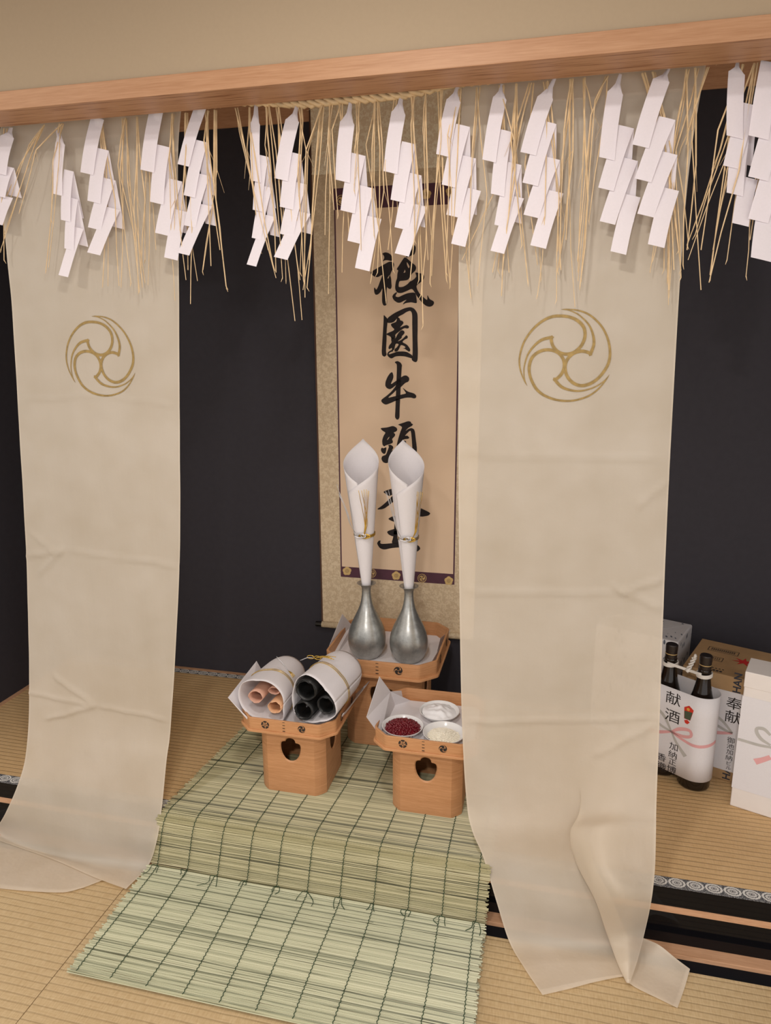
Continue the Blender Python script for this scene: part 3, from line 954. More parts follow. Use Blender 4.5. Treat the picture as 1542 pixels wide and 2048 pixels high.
for si, (top, segs, wpx, swing, where) in enumerate(STR):
    y0 = RY_ - .006 - (.014 if si in (13, 15) else 0)
    mb = MB(); n = len(segs)
    k = .24                                              # the folds' edges slope down to the right in the photo
    for i, (TR, BL) in enumerate(segs):
        yy = y0 - .0007 * i
        tr = at_y(TR[0], TR[1], yy); tl = at_y(TR[0] - wpx, TR[1] - wpx * k, yy)
        bl = at_y(BL[0], BL[1], yy - .006); br = at_y(BL[0] + wpx, BL[1] + wpx * k, yy - .006)
        rws = []
        for q in range(7):
            u = q / 6; curl = -.005 * u * u - .003 * sin(pi * u)
            if i == n - 1: curl -= .010 * u * u
            a = tl + (bl - tl) * u; b = tr + (br - tr) * u
            bow = .004 * sin(pi * u)
            rws.append([a + Vector((-bow * .5, curl, bow * .3)), (a + b) / 2 + Vector((-bow * .5, curl - .001, bow * .3)), b + Vector((-bow * .5, curl, bow * .3))])
        if i == 0:                                        # twisted neck tied into the rope
            neck = at_y(top[0], top[1], RY_); neck.z = max(neck.z, 2.047)
            hw = Vector((.0035, .003, 0))
            nk = [[neck - hw, neck, neck + hw]]
            mid = (neck + (tl + tr) / 2) / 2
            nk.append([mid - hw * 1.6 + Vector((0, .004, 0)), mid + Vector((0, -.006, 0)), mid + hw * 1.6])
            nk.append([tl * .8 + mid * .2, (tl + tr) / 2 * .75 + mid * .25 + Vector((0, -.005, 0)), tr * .8 + mid * .2])
            mb.grid(nk + rws)
        else:
            mb.grid(rws)
        if i > 0 or True:                                 # back leaf of the folded sheet
            L = (bl - tl).length
            sw = swing / 1500.0
            b0 = [tl + Vector((0, .001, 0)), tr + Vector((0, .001, 0))]
            bk = []
            for q in range(5):
                u = q / 4
                d = Vector((sw * u * 1.0, .012 * u, -L * .90 * u))
                if i == 0 and q == 0: d += Vector((0, .003, 0))
                bk.append([b0[0] + d, b0[1] + d])
            if 0 < i < n - 1: mb.grid(bk)
    o = build('paper_streamer', mb, 'streamer', smooth=False)
    for p in o.data.polygons: p.use_smooth = True
    tag(o, 'white zigzag paper streamer, ' + where, 'streamer', 'paper streamers hanging from the straw rope')

# ================================================================== HANGING SCROLL
SY = BACK - .012
scroll = empty('hanging_scroll', (-.6, SY, .28), 'tall hanging calligraphy scroll in gold brocade on the dark back wall', 'scroll')
SX0, SX1 = -.925, -.268


def sheet(x0, z0, x1, z1, y, t=.0012, n=1):
    m = MB(); m.box((x0, y - t, z0), (x1, y, z1)); return m


build('brocade_mounting', sheet(SX0, .29, SX1, 2.10, SY, .002), 'brocade', scroll)
tp = build('brocade_top', sheet(SX0, 2.10, SX1, 2.44, SY, .002), 'brocade_top', scroll); tp['label'] = 'gold-flecked brocade at the top, its glint painted in as a paler colour'
build('edging', sheet(SX0 - .006, .29, SX0, 2.44, SY + .001, .004), 'brown_edge', scroll)
bd = build('purple_border', sheet(-.840, .508, -.352, 2.048, SY - .002, .0008), 'purple', scroll)
build('calligraphy_paper', sheet(-.834, .554, -.358, 1.972, SY - .0028, .0006), 'scroll_paper', scroll)
mb = MB(); mb.tube([(SX0 - .002, SY - .010, .287), (SX1, SY - .010, .287)], .0135, 16)
rl = build('roller', mb, 'brocade', scroll, smooth=True)
for x0, x1 in ((SX0 - .030, SX0 - .002), (SX1, SX1 + .03)):
    mb = MB(); mb.tube([(x0, SY - .010, .287), (x1, SY - .010, .287)], .0115, 14)
    build('roller_knob', mb, 'roller', rl)
INKY = SY - .0045


def put_on_scroll(groups, conv, thick=.0003, y=INKY):
    mb = MB()
    for g in groups:
        vs, fs = fill(g)
        pts = []
        for x, yv in vs:
            px, py = conv(x, -yv); pts.append(at_y(px, py, y))
        mb.add(pts, fs)
    return mb


def flipg(groups): return [[smooth_poly([(x, -y) for x, y in P]) for P in g] for g in groups]


def kz(x0, y0, s): return lambda x, y: (x0 + x / s, y0 + y / s)


KANJI = [
    (kz(720, 480, 9.64), [
        [[(425, 260), (490, 235), (560, 255), (610, 300), (628, 350), (615, 410), (540, 390), (480, 390), (435, 415), (470, 350), (465, 310)]],
        [[(185, 630), (300, 560), (430, 490), (560, 415), (640, 425), (660, 480), (640, 550), (600, 620), (580, 680), (600, 740), (605, 830), (612, 900),
          (590, 950), (545, 935), (522, 900), (510, 980), (510, 1100), (520, 1220), (500, 1265), (450, 1265), (425, 1200), (425, 1050), (435, 920), (400, 1000),
          (350, 1050), (300, 1060), (275, 1010), (270, 930), (280, 910), (315, 970), (360, 870), (400, 760), (440, 665), (390, 690), (340, 720), (270, 705)],
         [(525, 740), (550, 700), (580, 660), (548, 745)]],
        [[(700, 570), (760, 480), (820, 380), (870, 320), (1000, 440), (1060, 480), (1085, 530), (1070, 590), (1000, 650), (930, 770), (840, 785), (760, 790),
          (745, 850), (745, 910), (830, 905), (920, 850), (960, 800), (1010, 780), (1060, 740), (1090, 700), (1060, 620), (1150, 640), (1220, 650), (1240, 710),
          (1220, 770), (1150, 830), (1085, 880), (1100, 950), (1150, 1040), (1220, 1100), (1290, 1160), (1300, 1140), (1295, 1050), (1340, 1140), (1420, 1180),
          (1430, 1220), (1400, 1270), (1340, 1290), (1270, 1270), (1190, 1200), (1110, 1100), (1050, 1000), (1000, 935), (900, 985), (800, 1025), (730, 1020),
          (690, 980), (675, 920), (690, 800), (715, 740), (720, 650), (740, 580)],
         [(900, 420), (930, 460), (960, 520), (935, 550), (905, 480)], [(835, 640), (855, 600), (865, 565), (880, 620)]],
        [[(620, 1090), (650, 1040), (700, 1005), (720, 1010), (690, 1060), (685, 1090), (740, 1105), (830, 1060), (930, 1020), (1060, 1010), (1085, 1080),
          (1100, 1220), (1050, 1215), (990, 1200), (880, 1215), (820, 1250), (850, 1200), (905, 1150), (850, 1170), (780, 1210), (720, 1210), (650, 1160)]],
        [[(1020, 100), (1045, 95), (1078, 135), (1070, 220), (1045, 285), (1000, 290), (965, 315), (870, 345), (930, 260), (1000, 190)]]]),
    (kz(740, 600, 12.85), [
        [[(350, 375), (400, 430), (445, 472), (450, 580), (435, 700), (425, 850), (425, 1000), (415, 1200), (410, 1330), (430, 1400), (400, 1445), (360, 1460),
          (310, 1420), (300, 1330), (310, 1150), (325, 950), (340, 700), (350, 520)]],
        [[(435, 475), (600, 350), (780, 260), (900, 205), (1040, 180), (1130, 215), (1190, 290), (1225, 370), (1225, 700), (1220, 1000), (1230, 1300), (1225, 1540),
          (1190, 1600), (1130, 1590), (1075, 1545), (1072, 1500), (1095, 1420), (1095, 1100), (1085, 700), (1085, 350), (1040, 270), (930, 310), (850, 370),
          (740, 420), (680, 490), (620, 560), (540, 590), (440, 590)]],
        [[(700, 430), (770, 480), (770, 520), (840, 540), (865, 590), (830, 640), (760, 715), (850, 670), (940, 640), (1000, 670), (1000, 720), (960, 735), (880, 720),
          (760, 800), (640, 895), (660, 975), (550, 1000), (530, 940), (420, 890), (430, 860), (600, 790), (630, 750), (560, 690), (530, 620), (600, 590), (680, 560)]],
        [[(760, 810), (820, 770), (880, 800), (890, 850), (850, 900), (815, 930), (820, 970), (700, 1070), (800, 1030), (890, 950), (930, 900), (975, 940),
          (960, 990), (900, 1010), (820, 1080), (940, 1140), (1010, 1220), (1040, 1290), (1010, 1335), (940, 1290), (890, 1250), (830, 1250), (920, 1225),
          (880, 1180), (790, 1150), (750, 1250), (705, 1325), (630, 1330), (630, 1260), (680, 1230), (745, 1140), (690, 1115), (650, 1140), (620, 1290), (560, 1290),
          (565, 1220), (500, 1270), (470, 1240), (490, 1170), (560, 1090), (540, 1020), (560, 960), (660, 990), (700, 890)]],
        [[(435, 1400), (470, 1330), (560, 1280), (600, 1290), (580, 1330), (540, 1330), (480, 1375), (490, 1400), (580, 1370), (700, 1325), (850, 1320), (950, 1335),
          (1040, 1390), (1090, 1425), (1085, 1505), (1000, 1480), (900, 1450), (760, 1440), (650, 1450), (590, 1490), (540, 1505), (470, 1460)]]]),
    (kz(740, 710, 12.85), [
        [[(630, 195), (660, 165), (710, 155), (780, 190), (825, 260), (815, 310), (800, 560), (785, 850), (780, 1030), (770, 1200), (760, 1450), (760, 1600),
          (730, 1660), (680, 1660), (640, 1600), (650, 1450), (660, 1180), (670, 900), (680, 650), (690, 400), (690, 230)]],
        [[(575, 435), (605, 540), (590, 620), (520, 770), (690, 650), (800, 570), (870, 530), (940, 525), (1005, 580), (1010, 640), (980, 690), (910, 715),
          (860, 760), (790, 830), (690, 880), (600, 980), (450, 1105), (560, 1080), (680, 1050), (800, 1020), (935, 990), (895, 930), (830, 835), (900, 890), (980, 945), (1130, 985),
          (1190, 1040), (1185, 1100), (1130, 1120), (1060, 1095), (930, 1095), (770, 1135), (650, 1180), (530, 1235), (410, 1280), (340, 1250), (285, 1190),
          (300, 1140), (440, 1040), (560, 930), (660, 800), (670, 770), (590, 840), (510, 885), (430, 850), (390, 790), (400, 680), (450, 560), (520, 460)]]]),
    (kz(740, 820, 12.85), [
        [[(255, 465), (440, 450), (590, 405), (680, 450), (705, 500), (680, 550), (600, 580), (650, 620), (640, 670), (560, 750), (590, 800), (580, 850),
          (500, 880), (400, 910), (370, 940), (320, 900), (310, 780), (350, 660), (405, 580), (330, 540)], [(430, 780), (470, 710), (510, 680), (470, 750)]],
        [[(460, 910), (520, 885), (590, 930), (600, 980), (550, 1050), (650, 1000), (640, 1060), (560, 1150), (510, 1240), (470, 1350), (410, 1370), (330, 1340),
          (290, 1260), (310, 1190), (360, 1170), (410, 1150), (450, 1050), (490, 940)]],
        [[(305, 960), (340, 990), (420, 950), (420, 1020), (400, 1110), (360, 1135), (300, 1090), (275, 1020)]],
        [[(710, 375), (850, 330), (980, 285), (1050, 300), (1060, 345), (1110, 365), (1080, 410), (980, 460), (900, 550), (980, 490), (1060, 460), (1130, 490),
          (1155, 560), (1170, 700), (1210, 1010), (1190, 1150), (1100, 1160), (1080, 850), (1060, 600), (1040, 520), (960, 590), (890, 670), (960, 655), (1015, 710), (990, 740),
          (880, 750), (820, 790), (940, 790), (900, 1000), (1080, 1020), (1100, 1150), (900, 1140), (800, 1250), (640, 1330), (700, 1180), (680, 930), (730, 720), (780, 560), (830, 440), (770, 400)]],
        [[(1010, 1160), (1120, 1170), (1220, 1260), (1200, 1330), (1120, 1290)]]]),
    (kz(730, 960, 10.28), [
        [[(365, 240), (540, 180), (760, 150), (900, 170), (880, 240), (700, 260), (560, 300), (500, 335), (430, 290)]],
        [[(230, 610), (350, 530), (470, 420), (560, 330), (620, 250), (720, 240), (660, 380), (520, 500), (380, 600)]],
        [[(620, 340), (800, 420), (980, 540), (1165, 585), (1355, 680), (1305, 735), (1140, 760), (960, 680), (780, 540), (620, 430)]]]),
    (kz(730, 960, 10.28), [
        [[(460, 800), (575, 740), (760, 730), (900, 760), (880, 850), (750, 860), (600, 865)]],
        [[(610, 850), (730, 840), (740, 1000), (730, 1300), (540, 1310), (580, 1180), (600, 1000)]],
        [[(445, 1055), (620, 1000), (800, 960), (900, 980), (880, 1060), (700, 1120), (580, 1165), (480, 1120)]],
        [[(245, 1310), (275, 1250), (325, 1240), (310, 1290), (330, 1315), (450, 1310), (650, 1290), (850, 1280), (1020, 1290), (1120, 1370), (1140, 1420), (1070, 1480), (980, 1430),
          (800, 1390), (690, 1385), (540, 1400), (390, 1435), (300, 1400)]]])]
for conv, groups in KANJI:
    mb = put_on_scroll(flipg(groups), lambda x, y, c=conv: c(x, y))
    build('brush_character', mb, 'ink', scroll)
# gold crests on the purple bands


def crest_on_scroll(px, py, rpx, kind):
    c = lambda x, y: (px + x * rpx, py + y * rpx)
    mb = MB()
    if kind == 'flower':
        base = [[(x, -y) for x, y in scallop(1, 5, .16)]]
        grp = [[base[0], [(x, -y) for x, y in ring_poly(.40)]], [[(x, -y) for x, y in ring_poly(.33)], [(x, -y) for x, y in ring_poly(.17)]], [[(x, -y) for x, y in ring_poly(.11)]]]
    else:
        grp = [[[(x * .80, -y * .80) for x, y in P]] for P in tomoe_solid(.84)] + [[[(x, -y) for x, y in ring_poly(1)], [(x, -y) for x, y in ring_poly(.87)]]]
    o = build('crest', put_on_scroll(grp, c, y=SY - .0034), 'gold_crest', bd)


for i, (px, py) in enumerate(((694, 1142), (743.5, 1146.5), (792.3, 1151.3), (844, 1156.5), (897.5, 1161.5))):
    crest_on_scroll(px, py, 8.9, 'flower' if i % 2 == 0 else 'tomoe')
for i, (px, py) in enumerate(((683, 400.5), (738, 395.5), (794, 391.5), (852, 388), (902, 383.5))):
    crest_on_scroll(px, py, 10.8, 'tomoe' if i % 2 == 0 and i < 3 else 'flower')

# ================================================================== OFFERING STANDS


def octa(h, c, z, rnd_=0.010, n=3):
    pts = []
    cs = [(h, -(h - c)), (h, h - c), (h - c, h), (-(h - c), h), (-h, h - c), (-h, -(h - c)), (-(h - c), -h), (h - c, -h)]
    m = len(cs)
    for i in range(m):
        p = Vector((*cs[i], 0)); a = Vector((*cs[i - 1], 0)); b = Vector((*cs[(i + 1) % m], 0))
        pa = p + (a - p).normalized() * min(rnd_, (a - p).length * .45); pb = p + (b - p).normalized() * min(rnd_, (b - p).length * .45)
        for k in range(n + 1):
            u = k / n; q = pa * (1 - u) ** 2 + p * 2 * u * (1 - u) + pb * u * u
            pts.append(Vector((q.x, q.y, z)))
    return pts


def ring_solid(mb, prof, c, rnd_):
    """prof: list of (half, z): closed profile swept round the chamfered square"""
    rows = [octa(h, c * (h / prof[0][0]), z, rnd_) for h, z in prof]
    rows.append(rows[0]); mb.grid(rows, True)


HOLE = [(-.5, .20), (-.49, .0), (-.42, -.22), (-.27, -.42), (-.08, -.5), (.1, -.5), (.28, -.42), (.42, -.24), (.49, 0), (.5, .18), (.46, .28), (.36, .32), (.245, .325),
        (.22, .43), (.14, .5), (-.02, .53), (-.16, .5), (-.24, .43), (-.255, .365), (-.36, .36), (-.46, .31)]
HOLE = [(x * .068, y * .080) for x, y in HOLE]


def stand(name, cx, cy, s, label, rotz=0.0):
    root = empty(name, (cx, cy, .0075), label, 'stand', 'cypress offering stands')
    T = Matrix.Translation((cx, cy, .0075)) @ Matrix.Rotation(rotz, 4, 'Z') @ Matrix.Scale(s, 4)

    def fin(mb):
        mb.v = [T @ p for p in mb.v]; return mb
    hw, ch, H = .113, .031, .2435
    # body: chamfered tube with a cut-out panel on front and both sides
    mb = MB(); th = .005
    flat = hw - ch
    hole_big = [(x * 1.10, y * 1.10) for x, y in HOLE]
    hz = .158
    rect = [(-flat, 0), (flat, 0), (flat, H), (-flat, H)]
    pv, pf = fill([rect, smooth_poly([(x, y + hz) for x, y in hole_big], 1)])
    B = smooth_poly([(x, y + hz) for x, y in hole_big], 1); S_ = smooth_poly([(x, y + hz) for x, y in HOLE], 1)
    for a in (0, pi / 2, -pi / 2, pi):
        R = Matrix.Rotation(a, 4, 'Z')
        if a == pi:
            mb.add([R @ Vector((x, -hw, z)) for x, z in rect], [(0, 1, 2, 3)])
            mb.add([R @ Vector((x, -hw + th, z)) for x, z in rect], [(3, 2, 1, 0)])
            continue
        mb.add([R @ Vector((x, -hw, z)) for x, z in pv], pf)
        mb.add([R @ Vector((x, -hw + th, z)) for x, z in pv], [f[::-1] for f in pf])
        n = len(B)
        ring = [R @ Vector((x, -hw, z)) for x, z in B] + [R @ Vector((x, -hw + th * .8, z)) for x, z in S_] + [R @ Vector((x, -hw + th, z)) for x, z in B]
        mb.add(ring, [(i, (i + 1) % n, (i + 1) % n + n, i + n) for i in range(n)] + [(i + n, (i + 1) % n + n, (i + 1) % n + 2 * n, i + 2 * n) for i in range(n)])
    for a in (pi / 4, 3 * pi / 4, 5 * pi / 4, 7 * pi / 4):   # rounded chamfer corners
        R = Matrix.Rotation(a - pi / 4 - pi / 2, 4, 'Z')
        arc_o, arc_i = [], []
        for k in range(7):
            u = k / 6
            p0 = Vector((flat, -hw, 0)); p3 = Vector((hw, -flat, 0)); pm = Vector((hw - ch * .38, -hw + ch * .38, 0))
            q = p0 * (1 - u) ** 2 + pm * 2 * u * (1 - u) + p3 * u * u
            arc_o.append(q); arc_i.append(q + Vector((-th * .7, th * .7, 0)))
        rows = [[R @ (p + Vector((0, 0, z))) for p in arc_o] for z in (0, H)]
        mb.grid(rows); mb.grid([[R @ (p + Vector((0, 0, z))) for p in arc_i] for z in (H, 0)])
        mb.grid([[R @ p for p in arc_o], [R @ p for p in arc_i]])
    base = build('base', fin(mb), 'sanbo', root)
    # tray
    mb = MB()
    th_, tc = .1675, .045
    ring_solid(mb, [(th_, H), (th_, H + .005), (th_ - .003, H + .007), (.05, H + .007), (.05, H)], tc, .008)
    mb.v = mb.v; oc = octa(.05, .05 * tc / th_, H + .007, .008); k = len(mb.v); mb.v += oc; mb.f.append(tuple(range(k, k + len(oc))))
    ring_solid(mb, [(th_ - .0065, H + .006), (th_ - .0045, H + .047), (th_ - .0055, H + .048), (th_ - .0095, H + .048), (th_ - .0105, H + .047), (th_ - .0125, H + .006)], tc * .96, .008)
    tray = build('tray', fin(mb), 'sanbo', root)
    # burnt crests and stitch slits on front and right rim
    zc = H + .0275; yf = -(th_ - .0051)
    for a in (0, pi / 2):
        R = Matrix.Rotation(a, 4, 'Z')
        for kind, u in (('flower', -.0635), ('tomoe', .0605)):
            if a and kind == 'flower': u = -.06
            m = MB(); r = .0135
            grp = flower_groups() if kind == 'flower' else [[P] for P in tomoe_solid(.93)]
            for g in grp:
                vs, fs = fill(g)
                m.add([R @ Vector((u + x * r, yf - .0006 + (-.0 if 1 else 0), zc - y * r)) for x, y in vs], fs)
            build('burnt_crest', fin(m), 'dark_ink', tray)
        if a == 0:
            m = MB()
            for k in range(4):
                zz = zc - .0155 + k * .0103
                m.box((-.0042, yf - .0007, zz - .0008), (.0038, yf + .001, zz + .0008))
            build('binding_slit', fin(m), 'dark_ink', tray)
    return root


stand('offering_stand', -.782, .268, 1.0, 'wooden offering stand on the left holding the white wrapped bundles')
stand('offering_stand', -.3275, .257, 1.0, 'wooden offering stand on the right holding dishes of beans, salt and rice')
stand('offering_stand', -.555, .640, 1.27, 'larger wooden offering stand at the back holding two pewter flasks')
ZT = .0075 + .2505; ZC = .0075 + .2505 * 1.27      # tray floors


def sheet_obj(name, faces, label, cat='paper'):
    """faces: list of polygons of 3-D points"""
    mb = MB()
    for P in faces: mb.add(P, [tuple(range(len(P)))])
    o = build(name, mb, 'paper', solid=.0007)
    return tag(o, label, cat, 'white paper sheets lining the stands')


# sheet on the right-hand stand
c = V((-.3275, .257, 0))
F1 = V((c.x - .118, c.y - .152, ZT + .0012)); F2 = V((c.x + .145, c.y - .13, ZT + .0012)); F3 = V((c.x + .145, c.y + .145, ZT + .0012)); G1 = V((c.x - .145, c.y + .10, ZT + .0012)); G2 = V((c.x - .10, c.y + .145, ZT + .0012))
L = at_x(733, 1434, c.x - .185); T = at_x(759, 1353, c.x - .165); Q = at_x(781, 1383, c.x - .150); Ff = at_x(761, 1473, c.x - .147)
R1 = at_y(805, 1381, c.y + .150); R2 = at_y(808, 1403, c.y + .149)
H1 = V((c.x - .150, c.y - .10, ZT + .0012))
sheet_obj('paper_sheet', [[F1, F2, F3, G2, G1, H1], [H1, Ff, F1], [H1, G1, Q, L, Ff], [L, Q, T], [G1, G2, R2, R1, Q]], 'white paper sheet under the three dishes, left corner folded up')
# sheet on the back stand
c = V((-.555, .640, 0)); s = 1.27
F1 = V((c.x - .14, c.y - .190, ZC + .0012)); F2 = V((c.x + .155, c.y - .190, ZC + .0012)); F3 = V((c.x + .188, c.y - .15, ZC + .0012)); F4 = V((c.x + .188, c.y + .14, ZC + .0012))
F5 = V((c.x + .15, c.y + .188, ZC + .0012)); F6 = V((c.x - .15, c.y + .188, ZC + .0012)); F7 = V((c.x - .188, c.y + .14, ZC + .0012)); F8 = V((c.x - .188, c.y - .15, ZC + .0012))
T = at_x(684.5, 1228, c.x - .205); L = at_x(655, 1300, c.x - .222); Q = at_x(704, 1251, c.x - .19)
T2 = at_x(901, 1260, c.x + .194); Q2 = at_x(881, 1276, c.x + .186); L2 = at_x(864, 1322, c.x + .186)
sheet_obj('paper_sheet', [[F1, F2, F3, F4, F5, F6, F7, F8], [F8, F7, Q, L], [L, Q, T], [F3, F2, L2], [F4, F3, L2, T2, Q2]], 'white paper sheet under the two pewter flasks, both side corners raised')
# sheet on the left-hand stand
c = V((-.782, .268, 0))
F1 = V((c.x - .11, c.y - .150, ZT + .0012)); F2 = V((c.x + .11, c.y - .150, ZT + .0012)); F3 = V((c.x + .150, c.y - .11, ZT + .0012)); F4 = V((c.x + .150, c.y + .11, ZT + .0012))
F5 = V((c.x + .11, c.y + .150, ZT + .0012)); F6 = V((c.x - .11, c.y + .150, ZT + .0012)); F7 = V((c.x - .150, c.y + .11, ZT + .0012)); F8 = V((c.x - .150, c.y - .11, ZT + .0012))
T = at_x(513, 1322, c.x - .175); L = at_x(456, 1395, c.x - .195); B = at_x(497, 1437, c.x - .125)
T2 = at_x(743, 1358, c.x + .185); L2 = at_x(690, 1424, c.x + .168); B2 = at_y(642, 1455, c.y - .153)
sheet_obj('paper_sheet', [[F1, F2, F3, F4, F5, F6, F7, F8], [F8, F7, T, L], [F1, F8, L, B], [F2, B2, L2, F3], [F3, L2, T2, F4]], 'white paper sheet under the wrapped bundles, corners sticking out sideways')

# ---- dishes
def dish(px_c, z, label):
    mb = MB(); r = .0665
    c = at_z(px_c[0], px_c[1], z + .026); c.z = z
    prof = [(.0, .003), (.030, .003), (.031, .0), (.034, .0), (.036, .004), (.052, .011), (.0635, .0235), (r, .0275), (r - .0008, .0285), (r - .0025, .0275), (.058, .019), (.045, .010), (.03, .0062), (0, .0058)]
    mb.lathe(prof, c, 48)
    o = build('dish', mb, 'porcelain', smooth=True, origin=c)
    tag(o, label, 'dish', 'white porcelain dishes'); return c


ZD = ZT + .0022
cb = dish((805.5, 1451), ZD, 'white porcelain dish filled with red beans')
cs = dish((879, 1421), ZD, 'white porcelain dish filled with salt, behind the others')
cr_ = dish((888, 1465), ZD, 'white porcelain dish filled with white rice, by the banner edge')


def dome(c, R, h, p=1.6, n=26, seg=40, amp=0, seed=0, zb=.012, skew=(0, 0)):
    rows = []
    for i in range(n + 1):
        r = R * i / n
        rows.append([V((c.x + r * cos(a), c.y + r * sin(a), c.z + zb + h * (1 - (i / n) ** p) + amp * noise.noise(V((r * cos(a) * 60, r * sin(a) * 60, seed)))
                        + (skew[0] * cos(a) + skew[1] * sin(a)) * r)) for a in [2 * pi * k / seg for k in range(seg)]])
    m = MB(); m.grid(rows, True); return m


m = dome(cs, .0575, .020, 1.7, amp=.006, seed=3, zb=.0195, skew=(-.05, 0))
o = build('salt_heap', m, 'salt', smooth=True); tag(o, 'heap of white salt in the rearmost dish', 'salt', kind='stuff')
m = dome(cb, .055, .019, 2.0, zb=.016)
o = build('bean_heap', m, 'bean', smooth=True); tag(o, 'red beans lying below the top layer in the dish', 'beans', kind='stuff')
# beans one by one
bm = bmesh.new(); bmesh.ops.create_icosphere(bm, subdivisions=2, radius=1.0)
for v_ in bm.verts:
    v_.co.x *= .0046; v_.co.y *= .0034; v_.co.z *= .0034
    if v_.co.y < 0: v_.co.y *= .85
bme = bpy.data.meshes.new('bean'); bm.to_mesh(bme); bm.free()
for p in bme.polygons: p.use_smooth = True
bme.materials.append(MAT['bean'])
rb = random.Random(5); NB = 236
for i in range(NB):
    q = (i + .5) / NB; rr = sqrt(q) * .0565; a = i * 2.39996 + rb.uniform(-.15, .15)
    zz = cb.z + .016 + .019 * (1 - (rr / .055) ** 2.0) + rb.uniform(.0006, .0036)
    b = bpy.data.objects.new('bean', bme); COL.objects.link(b)
    b.location = (cb.x + rr * cos(a), cb.y + rr * sin(a), zz)
    b.rotation_euler = (rb.uniform(-.6, .6), rb.uniform(-.6, .6), rb.uniform(0, 6.28)); k = rb.uniform(.9, 1.12); b.scale = (k, k, k)
    tag(b, 'small dark red bean heaped in the white dish', 'bean', 'red beans in the dish')
# rice
m = dome(cr_, .049, .016, 1.7, amp=.002, seed=8, zb=.0135, skew=(-.03, -.03))
rr_ = random.Random(9)
for i in range(1500):
    r = sqrt(rr_.random()) * .051; a = rr_.uniform(0, 2 * pi); x = r * cos(a); y = r * sin(a)
    z = cr_.z + .0135 + .016 * (1 - min(1, r / .049) ** 1.7) + .0006 - .03 * (x + y) + .002 * noise.noise(V((x * 60, y * 60, 8))) + rr_.uniform(0, .0012)
    d = V((rr_.uniform(-1, 1), rr_.uniform(-1, 1), rr_.uniform(-.4, .4))).normalized() * .0024
    ctr = V((cr_.x + x, cr_.y + y, z)); m.tube([ctr - d, ctr, ctr + d], [.0004, .0010, .0004], 4)
o = build('rice_heap', m, 'rice'); tag(o, 'heap of white rice grains in the front dish by the banner', 'rice', kind='stuff')

